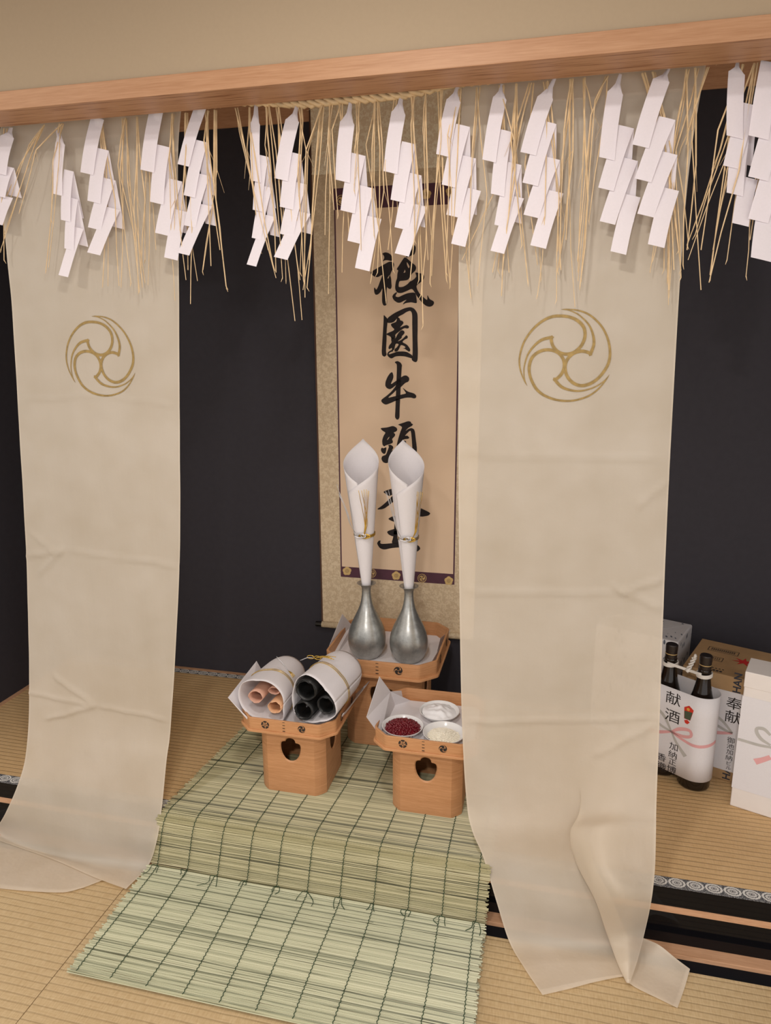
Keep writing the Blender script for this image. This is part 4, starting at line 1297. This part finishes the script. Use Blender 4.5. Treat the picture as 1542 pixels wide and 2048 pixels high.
# ---- pewter flasks with paper cones
PROF = [(0, .0), (.040, .0), (.046, .002), (.056, .014), (.066, .036), (.0705, .062), (.0700, .085), (.0655, .108), (.056, .134), (.043, .162), (.031, .188), (.0228, .212),
        (.0185, .235), (.0165, .255), (.0165, .268), (.0195, .279), (.027, .287), (.0345, .291), (.0345, .2925), (.028, .2905), (.018, .281), (.014, .262), (.014, .2)]
for k, (px, lab) in enumerate(((733.5, 'left'), (817.5, 'right'))):
    c = at_y(px, 1250, .585); c = V((c.x, .585, ZC + .002))
    P = [(r * 1.0, z * .985) for r, z in PROF]
    mb = MB(); mb.lathe([(p.x, p.y) for p in resample([(r, z, 0) for r, z in P], 90)], c, 56)
    fl = build('sake_flask', mb, 'pewter', smooth=True, origin=c)
    tag(fl, 'pewter flask with a slim neck, %s of the pair on the back stand' % lab, 'flask', 'pewter flasks')
    # cone of rolled paper
    zb = c.z + .262; z1 = c.z + .82
    cone_c = c.copy(); mb = MB(); rows = []
    nu, nv = 90, 26
    lean = V((-.016, 0, 0)) if k == 0 else V((-.011, 0, 0))
    ztip = at_y(731 if k == 0 else 813, 878 if k == 0 else 880, .585 + .06).z
    zV = at_y(713 if k == 0 else 812, 967 if k == 0 else 970, .585 - .062).z
    slope = (ztip - zV) / (pi * .96)
    for j in range(nv + 1):
        row = []
        for i in range(nu + 1):
            u = -pi * .97 + pi * .97 * i / 42 if i <= 42 else pi * 1.28 * (i - 42) / (nu - 42)
            off = .10 if k == 0 else .0
            zt = ztip - (ztip - zV) * (abs(u) / (pi * .97)) ** .85
            f = j / nv; z = zb + (zt - zb) * f
            rad = .0125 + (.0665 - .0125) * min(1.1, (z - zb) / (.46)) * 1.0
            rad = .0125 + .0475 * ((z - zb) / .46) ** 1.0
            rad += .0012 + .0009 * (u + pi) / pi
            ang = pi / 2 - u - (-.14 if k == 0 else -.38)
            row.append(cone_c + lean * f + V((rad * cos(ang), rad * sin(ang), z - c.z)))
        rows.append(row)
    mb.grid(rows)
    co = build('paper_cone', mb, 'paper', smooth=True, solid=.0005)
    tag(co, 'tall white rolled paper cone standing in the %s pewter flask' % lab, 'paper cone', 'paper cones in the flasks')
    # cords
    zk = at_y(722 if k == 0 else 813, 1076 if k == 0 else 1083, .52).z
    rk = .0125 + .0475 * ((zk - zb) / .46) + .0038
    mg, ms = MB(), MB()
    for j in range(5):
        zz = zk - .004 + j * .0021
        pts = [cone_c + lean * .3 + V((rk * cos(a), rk * sin(a), zz - c.z + .003 * sin(a))) for a in [2 * pi * q / 40 for q in range(41)]]
        (mg if j % 2 == 0 or k == 0 else ms).tube(pts, .0011, 5)
    kn = cone_c + lean * .3 + V((.004 if k == 0 else .006, -rk - .002, zk - c.z))
    for q, (ax, mbx) in enumerate(((.012, mg), (-.012, ms), (.017, mg), (-.017, ms), (.008, ms))):
        for j in range(3):
            pts = [kn + V((ax * .5 + ax * cos(t) * (1 + j * .12), -.003 - .001 * q + .0015 * sin(2 * t), (.006 + j * .0012) * sin(t) + .001 * q)) for t in [2 * pi * i / 16 for i in range(17)]]
            mbx.tube(pts, .0010, 5)
    # free ends: gold fan upward on the right, silver up to the left
    if k == 0:
        ge = [(717, 981), (728, 979), (732.5, 979), (736, 981), (738, 982), (723, 981)]; gm = (731, 1040); gs = (726, 1076)
        se = [(673, 968), (677, 985), (678, 990), (676, 978)]; smid = (694, 1025); ss = (711, 1066)
    else:
        ge = [(835, 983), (838, 984), (842, 983), (845, 984), (834, 990)]; gm = (833, 1050); gs = (824, 1078)
        se = [(770, 980), (773, 984), (777, 980), (779, 990)]; smid = (788, 1035); ss = (803, 1076)
    for j, e in enumerate(ge):
        a = at_y(gs[0], gs[1], .585 - rk - .004); b = at_y(gm[0] + (j - 2) * 1.2, gm[1], .585 - rk - .016); d = at_y(e[0], e[1], .585 - .082)
        mg.tube(resample([a, (a + b) / 2 + V((.004, -.004, -.002)), b, d], 14), .0010, 5)
    for j, e in enumerate(se):
        a = at_y(ss[0], ss[1], .585 - rk - .004); b = at_y(smid[0] + (j - 1.5) * 1.0, smid[1], .585 - rk - .020); d = at_y(e[0], e[1], .585 - .06)
        ms.tube(resample([a, (a + b) / 2 + V((-.003, -.004, -.002)), b, d], 14), .0008, 5)
    g = build('gold_cord', mg, 'gold_cord', co, smooth=True); sl = build('silver_cord', ms, 'silver_cord', co, smooth=True)

# ---- wrapped bundles on the left stand
def frame(a, b):
    t = (b - a).normalized(); r = t.cross(V((0, 0, 1))).normalized(); u = r.cross(t); return t, r, u


def wrapper(name, a, b, ra, rb_, outline, cord, label, slant):
    """paper tube from a (mouth) to b; outline: list of (angle, radius factor); slant: extra length of the mouth by angle"""
    t, r, u = frame(a, b); L = (b - a).length
    mb = MB(); rows = []; n = 56
    for j in range(17):
        f = j / 16; row = []
        for i in range(n + 1):
            ang = 2 * pi * i / n
            rad = outline(ang) * (1 - f) + (outline(ang) * .10 + .90) * f
            R = ra * (1 - f) + rb_ * f
            if f > .8: R *= 1 - .10 * ((f - .8) / .2) ** 2
            st = slant(ang) * (1 - f)
            row.append(a + t * (L * f - st) + (r * cos(ang) + u * sin(ang)) * R * rad)
        rows.append(row)
    mb.grid(rows)
    o = build('paper_wrapper', mb, 'paper', smooth=True, solid=.0008, offset=1.0)
    tag(o, label, 'wrapped bundle', 'white paper bundles on the left stand')
    mg, ms = MB(), MB()
    f0, tilt = cord
    for j in range(3):
        pts = []
        for i in range(49):
            ang = 2 * pi * i / 48; f = f0 + .018 * j + tilt * cos(ang)
            rad = (outline(ang) * (1 - f) + (outline(ang) * .10 + .90) * f) * (ra * (1 - f) + rb_ * f) + .0022
            st = slant(ang) * (1 - f)
            pts.append(a + t * (L * f - st) + (r * cos(ang) + u * sin(ang)) * rad)
        (mg if j != 1 else ms).tube(pts, .0012, 5)
    return o, mg, ms, t, r, u


def mouth_outline(c, tab, ra):
    """radius factor by angle, from (degrees, size) pairs"""
    k = (c - CAM).dot(ray(PX, PY).normalized()) / FPX / ra
    tab = sorted((d % 360, q * k) for d, q in tab); tab = [(tab[-1][0] - 360, tab[-1][1])] + tab + [(tab[0][0] + 360, tab[0][1])]

    def f(a):
        d = math.degrees(a) % 360
        for (d0, q0), (d1, q1) in zip(tab, tab[1:]):
            if d0 <= d <= d1:
                return q0 + (q1 - q0) * (d - d0) / (d1 - d0)
        return 1
    return f


A2 = at_y(629, 1399, .135); B2_ = at_y(688, 1338, .37)
o2, mg, ms, t, r, u = wrapper('paper_wrapper', A2, B2_, .0705, .0750, mouth_outline(A2, [(-29, 53), (-11, 47), (20, 38), (46, 34), (70, 39), (109, 54), (134, 54), (163, 49), (198, 52), (222, 60), (246, 57), (284, 48), (317, 51)], .0705), (.42, .0), 'white paper bundle holding black kelp rolls, tied with gold cord', lambda a: 0)
kn = at_y(629, 1316, .24)
for j in range(7):
    e = at_y(600 + j * 2, 1321 - j * .6, .22) if j < 3 else at_y(660 + (j - 3) * 4, 1314 + (j % 3) * 2.5, .22)
    (ms if j < 3 else mg).tube(resample([kn, (kn + e) / 2 + V((0, -.002, .006)), e], 8), .0011, 5)
for sx in (-1, 1):
    pts = [kn + V((sx * .012 + .012 * cos(q), -.004, .006 * sin(q) + .004)) for q in [2 * pi * i / 14 for i in range(15)]]
    mg.tube(pts, .0013, 5)
build('gold_cord', mg, 'gold_cord', o2, smooth=True); build('silver_cord', ms, 'silver_cord', o2, smooth=True)
A1 = at_y(523, 1403, .135); B1_ = at_y(577, 1345, .37)
o1, mg, ms, t1, r1, u1 = wrapper('paper_wrapper', A1, B1_, .0700, .0700, mouth_outline(A1, [(143, 54), (101, 44), (48, 47), (22, 48), (-15, 47), (-44, 60), (281, 40), (250, 40), (219, 44), (171, 51)], .0700), (.36, .03), 'white paper bundle holding pale dried squid, tied with silver cord', lambda a: 0)
kn = at_y(577, 1342, .21)
for j in range(6):
    e = at_y(553 + j, 1313 + j * 2, .22) if j < 3 else at_y(590 - (j - 3) * 2, 1352 + (j - 3) * 2, .19)
    (ms if j < 3 else mg).tube(resample([kn, (kn + e) / 2 + V((0, -.002, .005)), e], 8), .0012, 5)
build('silver_cord', ms, 'silver_cord', o1, smooth=True); build('gold_cord', mg, 'gold_cord', o1, smooth=True)


def roll(name, px, py, y, t, R, turns, L, mat, label, cat, group, wav=.06, seed=0, pinch=1.0):
    a = at_y(px, py, y); _, r_, u_ = frame(a, a + t)
    mb = MB(); rows = []
    n = int(26 * turns)
    for j in range(9):
        row = []
        for i in range(n + 1):
            th = 2 * pi * turns * i / n
            rad = R * (1 - .15 * (1 - i / n) * min(1, turns / 2.2)) * (1 + wav * noise.noise(V((cos(th) * 2 + seed, sin(th) * 2, i * .02 + j * .15))))
            edge = .006 * noise.noise(V((th * 1.7, seed, 1))) if j == 0 else 0
            row.append(a + t * (L * j / 8 + edge) + r_ * cos(th + seed) * rad + u_ * sin(th + seed) * rad * pinch)
        rows.append(row)
    mb.grid(rows)
    o = build(name, mb, mat, smooth=True, solid=.0016)
    return tag(o, label, cat, group)


gk = 'black kelp rolls in the right bundle'
roll('kelp_roll', 611.5, 1381, .140, t, .0355, 2.3, .19, 'kelp', 'black dried kelp roll, upper one in the right-hand bundle', 'kelp', gk, .09, 1)
roll('kelp_roll', 606.5, 1422, .136, t, .0325, 2.3, .15, 'kelp', 'black dried kelp roll, lower left one in the right-hand bundle', 'kelp', gk, .08, 4)
roll('kelp_roll', 651, 1411, .140, t, .0305, 2.2, .15, 'kelp', 'black dried kelp roll, right one in the right-hand bundle', 'kelp', gk, .08, 7)
gs_ = 'dried squid rolls in the left bundle'
roll('squid_roll', 511, 1394, .142, t1, .0250, 1.25, .18, 'squid', 'pinkish dried squid roll, left one in the left-hand bundle', 'dried squid', gs_, .06, 2, .85)
roll('squid_roll', 549, 1415, .138, t1, .0240, 1.25, .18, 'squid2', 'amber dried squid roll, lower right one in the left-hand bundle', 'dried squid', gs_, .1, 5, .85)
roll('squid_roll', 548, 1382, .165, t1, .0200, 1.2, .15, 'squid', 'dried squid roll tucked behind, topmost in the left-hand bundle', 'dried squid', gs_, .15, 9, .6)

# ================================================================== BOTTLES AND BOXES ON THE RIGHT
b2 = V((.536, .522, .0008)); bdir = V((-.805, .593, 0)); b1 = b2 + bdir * .1175
BP = [(0, 0), (.046, 0), (.0505, .003), (.0525, .010), (.0525, .245), (.051, .262), (.046, .285), (.038, .312), (.030, .340), (.0245, .368), (.0205, .395), (.0185, .412), (.0205, .414), (.0205, .424), (.0185, .426)]
for k, (c, lab) in enumerate(((b2, 'dark brown sake bottle at the right of the tied pair'), (b1, 'dark brown sake bottle at the left of the tied pair, half behind the banner'))):
    root = empty('sake_bottle', c, lab, 'bottle', 'tied sake bottles')
    mb = MB(); mb.lathe(BP + [(0, .426)], c, 44); build('bottle_glass', mb, 'bottle', root, smooth=True)
    mb = MB(); mb.lathe([(.0188, .424), (.0192, .428), (.0192, .452), (.0198, .4525), (.0198, .470), (.0175, .4735), (0, .4735)], c, 36); build('bottle_cap', mb, 'cap', root)
    mb = MB(); mb.lathe([(.0194, .4395), (.0197, .4400), (.0197, .4415), (.0194, .442)], c, 36); bnd = build('cap_band', mb, 'gold_crest', root)
# wrapping paper round both bottles: s = arc length from the left end of the front
WR = .0560
nrm = V((-.593, -.805, 0)); dirx = -bdir        # dirx runs left to right along the front
flatL = (b1 - b2).length


def wrap(s_, z, out=0.0):
    R = WR + out
    if s_ < 0:
        a = -s_ / WR; d = nrm * cos(a) + (-dirx) * sin(a); return V((b1.x, b1.y, 0)) + d * R + V((0, 0, z))
    if s_ <= flatL: return V((b1.x, b1.y, 0)) + dirx * s_ + nrm * R + V((0, 0, z))
    a = (s_ - flatL) / WR
    if a <= pi:
        d = nrm * cos(a) + dirx * sin(a); return V((b2.x, b2.y, 0)) + d * R + V((0, 0, z))
    s2 = s_ - flatL - pi * WR
    return V((b2.x, b2.y, 0)) - nrm * R - dirx * s2 + V((0, 0, z))


tot = 2 * flatL + 2 * pi * WR
ztop, zbot = .345, .040
ss = [-pi * WR + (tot - .002) * i / 120 for i in range(121)]
mb = MB(); mb.grid([[wrap(s_, zbot + (ztop - zbot) * j / 4) for s_ in ss] for j in range(5)])
wrp = build('wrapping_paper', mb, 'noshi', smooth=True, solid=.0006, origin=(b2.x, b2.y, zbot))
tag(wrp, 'white gift paper band with brush writing wrapped around both sake bottles', 'wrapping paper')


def s_of(px, py):
    p = at_plane(px, py, V((b1.x, b1.y, 0)) + nrm * WR, nrm); return (p - V((b1.x, b1.y, 0))).dot(dirx), p.z


def wrap_text(ch, px, py, hpx, parent=wrp, mat='ink', sx=1.0):
    s0, z0 = s_of(px, py); s1, z1 = s_of(px, py + hpx)
    size = abs(z0 - z1)
    vs, fs = text_mesh(ch, size * .94)
    mb = MB(); mb.add([wrap(s0 + x * sx, z0 + y, .0010) for x, y in vs], fs)
    return build('written_character', mb, mat, parent)


for ch, px, py, h in (('献', 1347, 1397, 29), ('酒', 1345, 1432, 29), ('加', 1347.5, 1493, 17), ('納', 1345.5, 1509, 17), ('正', 1345, 1524, 15), ('博', 1343, 1539, 18), ('香', 1323.5, 1514, 17), ('織', 1322.5, 1532, 19)):
    wrap_text(ch, px, py, h, sx=1.15)


def surf_ribbon(fn, pts, widths, mat, parent, name='printed_ribbon', n=40):
    vs, fs = ribbon2d(pts, [q * 1.35 for q in widths], n)
    mb = MB(); mb.add([fn(x, y) for x, y in vs], fs); return build(name, mb, mat, parent)


kx, kz_ = s_of(1343, 1463)
fw = lambda x, y: wrap(x, y, .0008)
surf_ribbon(fw, [(kx, kz_), (kx + .04, kz_ - .012), (kx + .09, kz_ - .018), (kx + .16, kz_ - .006)], [.006, .007, .008, .009], 'pink_print', wrp)
surf_ribbon(fw, [(kx, kz_), (kx + .028, kz_ + .022), (kx + .060, kz_ + .030), (kx + .066, kz_ + .012), (kx + .040, kz_), (kx, kz_)], [.005, .009, .008, .007, .008, .005], 'pink_print', wrp)
surf_ribbon(fw, [(kx, kz_), (kx - .05, kz_ - .022), (kx - .10, kz_ - .03)], [.006, .009, .010], 'pink_print', wrp)
surf_ribbon(fw, [(kx, kz_), (kx + .022, kz_ - .034), (kx + .055, kz_ - .068)], [.005, .007, .011], 'grey_print', wrp)
surf_ribbon(fw, [(kx, kz_), (kx - .03, kz_ + .045), (kx - .06, kz_ + .060), (kx - .075, kz_ + .03), (kx - .04, kz_ + .008), (kx, kz_)], [.005, .008, .008, .007, .007, .005], 'grey_print', wrp)
# folded red ornament printed on the band
ox, oz = s_of(1376, 1428)
def orn(poly, mat, k):
    vs, fs = fill([poly]); mb = MB(); mb.add([wrap(ox + x, oz + y, .0011 + .0002 * k) for x, y in vs], fs); return mb
ornp = build('printed_ornament', orn([(-.014, .020), (.002, .031), (.018, .020), (.010, -.020), (-.011, -.020)], None, 0), 'noshi_red', wrp)
build('ornament_panel', orn([(-.0125, .008), (.015, .011), (.010, -.019), (-.010, -.019)], None, 1), 'noshi_green', ornp)
build('ornament_sun', orn([(x * .0052 + .0, y * .0052 + .017) for x, y in ring_poly(1)], None, 2), 'noshi_gold', ornp)
build('ornament_tip', orn([(-.010, -.026), (.000, -.021), (.009, -.027), (.002, -.036), (-.006, -.035)], None, 1), 'noshi_red', ornp)
# white cord
mb = MB()
for c in (b1, b2):
    for j in range(3):
        mb.tube([V((c.x + .0235 * cos(a), c.y + .0235 * sin(a), .402 + j * .0042 + .003 * sin(a + 1))) for a in [2 * pi * i / 24 for i in range(25)]], .0026, 6)
mid = (b1 + b2) / 2 + V((-.0, -.012, 0))
for j in range(3):
    for c, sg in ((b1, 1), (b2, -1)):
        p0 = V((c.x, c.y, .406 + j * .004)) + nrm * .0225
        mb.tube(resample([p0, (p0 + V((mid.x, mid.y, .404))) / 2 + V((0, 0, .001 * j)), V((mid.x, mid.y, .402 + j * .003))], 6), .0024, 6)
kb = V((mid.x, mid.y, .404))
for k in range(2):
    pts = [kb + V((.006 * cos(i * .9 + k * pi) + i * .0012, .004 * sin(i * .9 + k * pi), i * .0033)) for i in range(15)]
    mb.tube(pts, .0034, 6)
mb.tube([kb + V((-.004, -.002, -.004)), kb + V((.004, -.002, .004))], .007, 8)
mb.tube([kb + V((.016, 0, .044)), kb + V((.020, 0, .054)), kb + V((.018, 0, .060))], [.005, .006, .003], 7)
o = build('cord', mb, 'white_cord', smooth=True); tag(o, 'white twisted paper cord tying the necks of both sake bottles together', 'cord')


def obox(p, w_, d_, h_, ang):
    """box with front-left bottom corner p, turned by ang about Z; returns root transform"""
    return Matrix.Translation(p) @ Matrix.Rotation(ang, 4, 'Z')


def solid_box(T, w_, d_, h_, x0=0, y0=0, z0=0):
    m = MB(); m.box((x0, y0, z0), (x0 + w_, y0 + d_, z0 + h_)); m.v = [T @ p for p in m.v]; return m


def flat_on(T, fn):
    return lambda x, y: T @ fn(x, y)


# ---- carton
ang = radians(-23.0)
TCt = obox(V((.489, .628, .0008)), .40, .285, .384, ang)
CW, CDp, CH = .41, .285, .384
root = empty('carton', TCt @ V((CW / 2, CDp / 2, 0)), 'brown corrugated carton with printed top behind the bottles', 'box')
build('carton_body', solid_box(TCt, CW, CDp, CH), 'carton', root, bevel=.003)
fr = lambda x, z: TCt @ V((x, -.0012, z)); tpf = lambda x, y: TCt @ V((x, y, CH + .0008))


def loc_front(px, py, T):
    n = (T.to_3x3() @ V((0, -1, 0))); p = at_plane(px, py, T @ V((0, 0, 0)), n); q = T.inverted() @ p; return q.x, q.z


def loc_top(px, py, T, h):
    p = at_z(px, py, h); q = T.inverted() @ p; return q.x, q.y


a_ = loc_front(1369, 1361, TCt); b_ = loc_front(1478, 1386, TCt); c_ = loc_front(1432.6, 1535, TCt)
nz1 = (a_[1] + b_[1]) / 2; nz0 = c_[1]
m = MB(); m.add([fr(.012, nz0), fr(CW - .012, nz0), fr(CW - .012, nz1), fr(.012, nz1)], [(0, 1, 2, 3)])
nsh = build('gift_paper', m, 'noshi', root, solid=.0006); nsh['label'] = 'white gift paper with brush writing'
f2 = lambda x, z: TCt @ V((x, -.0022, z))


def face_text(ch, px, py, hpx, T, fn, parent, mat='ink', rotq=0, name='written_character', sx=1.0):
    x0, z0 = loc_front(px, py, T); _, z1 = loc_front(px, py + hpx, T)
    vs, fs = text_mesh(ch, abs(z0 - z1) * .94)
    if rotq: vs = [(-y, x) for x, y in vs]
    m = MB(); m.add([fn(x0 + x * sx, z0 + y) for x, y in vs], fs); return build(name, m, mat, parent)


for ch, px, py, h in (('奉', 1468.5, 1407, 28), ('献', 1466, 1434, 28), ('御', 1462, 1480, 13.5), ('池', 1461, 1492, 13), ('加', 1459.5, 1503.5, 12), ('納', 1458, 1515, 12.5), ('ビ', 1458, 1526, 10), ('ル', 1457, 1535, 9.5)):
    face_text(ch, px, py, h, TCt, f2, nsh, sx=1.1)
kx2, kz2 = loc_front(1465, 1466, TCt)
surf_ribbon(f2, [(kx2, kz2), (kx2 - .035, kz2 + .035), (kx2 - .07, kz2 + .05), (kx2 - .07, kz2 + .025), (kx2 - .03, kz2 + .006), (kx2, kz2)], [.005, .007, .008, .007, .007, .005], 'grey_print', nsh)
surf_ribbon(f2, [(kx2, kz2), (kx2 - .05, kz2 - .014), (kx2 - .10, kz2 - .022)], [.006, .009, .009], 'pink_print', nsh)
for px, py, ch, h in ((1475, 1366, 'HAN', 52), (1453, 1546, 'HA', 30)):
    x0, z0 = loc_front(px, py, TCt)
    vs, fs = text_mesh(ch, .034, .022); vs = [(-y, x) for x, y in vs]
    m = MB(); m.add([TCt @ V((x0 + x * 1.0, -.0008, (z0 + y))) for x, y in vs], fs); build('printed_word', m, 'navy', root)
# printed boxes and red leaf on the carton's top
for (p, q, r_, nm) in (((1420, 1292), (1479, 1307.5), (1416, 1299), 'a'), ((1408, 1309), (1448, 1317.5), (1404, 1316), 'b')):
    A = V(loc_top(*p, TCt, CH)); B = V(loc_top(*q, TCt, CH)); Cc = V(loc_top(*r_, TCt, CH))
    w2 = abs(B.x - A.x); h2 = max(.022, abs(A.y - Cc.y))
    x0 = A.x; y1 = (A.y + B.y) / 2; y0 = y1 - h2
    bw = .0022; m = MB()
    for (xa, ya, xb, yb) in ((x0, y0, x0 + w2, y0 + bw), (x0, y1 - bw, x0 + w2, y1), (x0, y0, x0 + bw, y1), (x0 + w2 - bw, y0, x0 + w2, y1)):
        m.add([tpf(xa, ya), tpf(xb, ya), tpf(xb, yb), tpf(xa, yb)], [(0, 1, 2, 3)])
    nb = 12 if nm == 'a' else 8
    for i in range(nb):
        u0 = x0 + w2 * (.10 + .8 * i / nb); u1 = u0 + w2 * .045
        for hh in ((.28, .48), (.56, .76)):
            m.add([tpf(u0, y0 + h2 * hh[0]), tpf(u1, y0 + h2 * hh[0]), tpf(u1, y0 + h2 * hh[1]), tpf(u0, y0 + h2 * hh[1])], [(0, 1, 2, 3)])
    build('printed_panel', m, 'print_dark', root)
lx, ly = loc_top(1488, 1325, TCt, CH)
leaf = []
for i in range(14):
    a = pi / 2 + 2 * pi * i / 14; r_ = .040 if i % 2 == 0 else .014; leaf.append((lx + r_ * cos(a), ly + r_ * .9 * sin(a)))
vs, fs = fill([leaf]); m = MB(); m.add([tpf(x, y) for x, y in vs], fs); build('printed_leaf', m, 'red_print', root)
tx, ty = loc_top(1428, 1337, TCt, CH); m = MB()
for i in range(6):
    x0 = tx - .03 + i * .011
    m.add([tpf(x0, ty), tpf(x0 + .006, ty), tpf(x0 + .006, ty + .006), tpf(x0, ty + .006)], [(0, 1, 2, 3)])
    m.add([tpf(x0 - .005, ty - .022), tpf(x0 + .003, ty - .022), tpf(x0 + .003, ty - .010), tpf(x0 - .005, ty - .010)], [(0, 1, 2, 3)])
build('printed_mark', m, 'print_dark', root)

# ---- gift box at the front right
angG = radians(-21)
TG = obox(at_z(1459.3, 1610.7, 0) + V((0, 0, .0008)), .23, .118, .473, angG)
GW, GD, GH = .235, .118, .473
root = empty('gift_box', TG @ V((GW / 2, GD / 2, 0)), "tall white gift box at the photo's right edge, grey bow printed on its paper", 'box')
build('box_body', solid_box(TG, GW, GD, GH * .985 - .0), 'giftbox', root, bevel=.003)
m = solid_box(TG, GW + .003, GD + .003, .052, -.0015, -.0015, GH - .052); build('box_lid', m, 'giftbox', root, bevel=.002)
g1 = loc_front(1477, 1389, TG); g0 = loc_front(1462, 1573, TG)
fg = lambda x, z: TG @ V((x, -.0010, z)); fg2 = lambda x, z: TG @ V((x, -.0018, z))
m = MB(); m.add([fg(-.0012, g0[1]), fg(GW, g0[1]), fg(GW, g1[1]), fg(-.0012, g1[1])], [(0, 1, 2, 3)]); gp = build('gift_paper', m, 'noshi', root, solid=.0005)
q1 = loc_front(1474, 1477, TG); q2 = loc_front(1540, 1493, TG)
kx3, kz3 = GW / 2, q2[1] - .002
surf_ribbon(fg2, [(0.0, q1[1]), (kx3 * .5, (q1[1] + kz3) / 2 - .002), (kx3, kz3), (GW, kz3 - .02)], [.007, .007, .006, .008], 'grey_print', gp)
lp = [loc_front(*p, TG) for p in ((1541, 1490), (1523, 1478), (1514, 1465), (1514, 1457), (1521, 1456), (1530, 1459), (1541, 1470))]
surf_ribbon(fg2, lp, [.005, .008, .008, .007, .008, .008, .006], 'grey_print', gp)
pk = [loc_front(*p, TG) for p in ((1541, 1514), (1526, 1519), (1510, 1523))]
surf_ribbon(fg2, pk, [.011, .012, .015], 'pink_print', gp)

# ---- white wrapped box at the back
angW = radians(-23)
br_ = at_z(1386.7, 1249.6, .43)
fr_ = at_z(1356.6, 1285.7, .43)
WD = (br_ - fr_).length; WWd = .30; WH = .43
dirF = V((cos(angW), sin(angW), 0))
TW = obox(V((fr_.x, fr_.y, .0008)) - dirF * WWd, WWd, WD, WH, angW)
root = empty('wrapped_box', TW @ V((WWd / 2, WD / 2, 0)), 'white flecked paper wrapped box behind the bottles, by the back wall', 'box')
build('box_body', solid_box(TW, WWd, WD, WH), 'flecked', root, bevel=.006)
m = MB(); m.add([TW @ V((.01, .02, WH + .0006)), TW @ V((WWd - .006, WD - .006, WH + .0006)), TW @ V((WWd - .006, WD - .012, WH + .0022)), TW @ V((WWd * .55, .012, WH + .0012)), TW @ V((.01, .012, WH + .001))], [(0, 1, 2, 3, 4)])
build('folded_flap', m, 'flecked', root, solid=.0006)
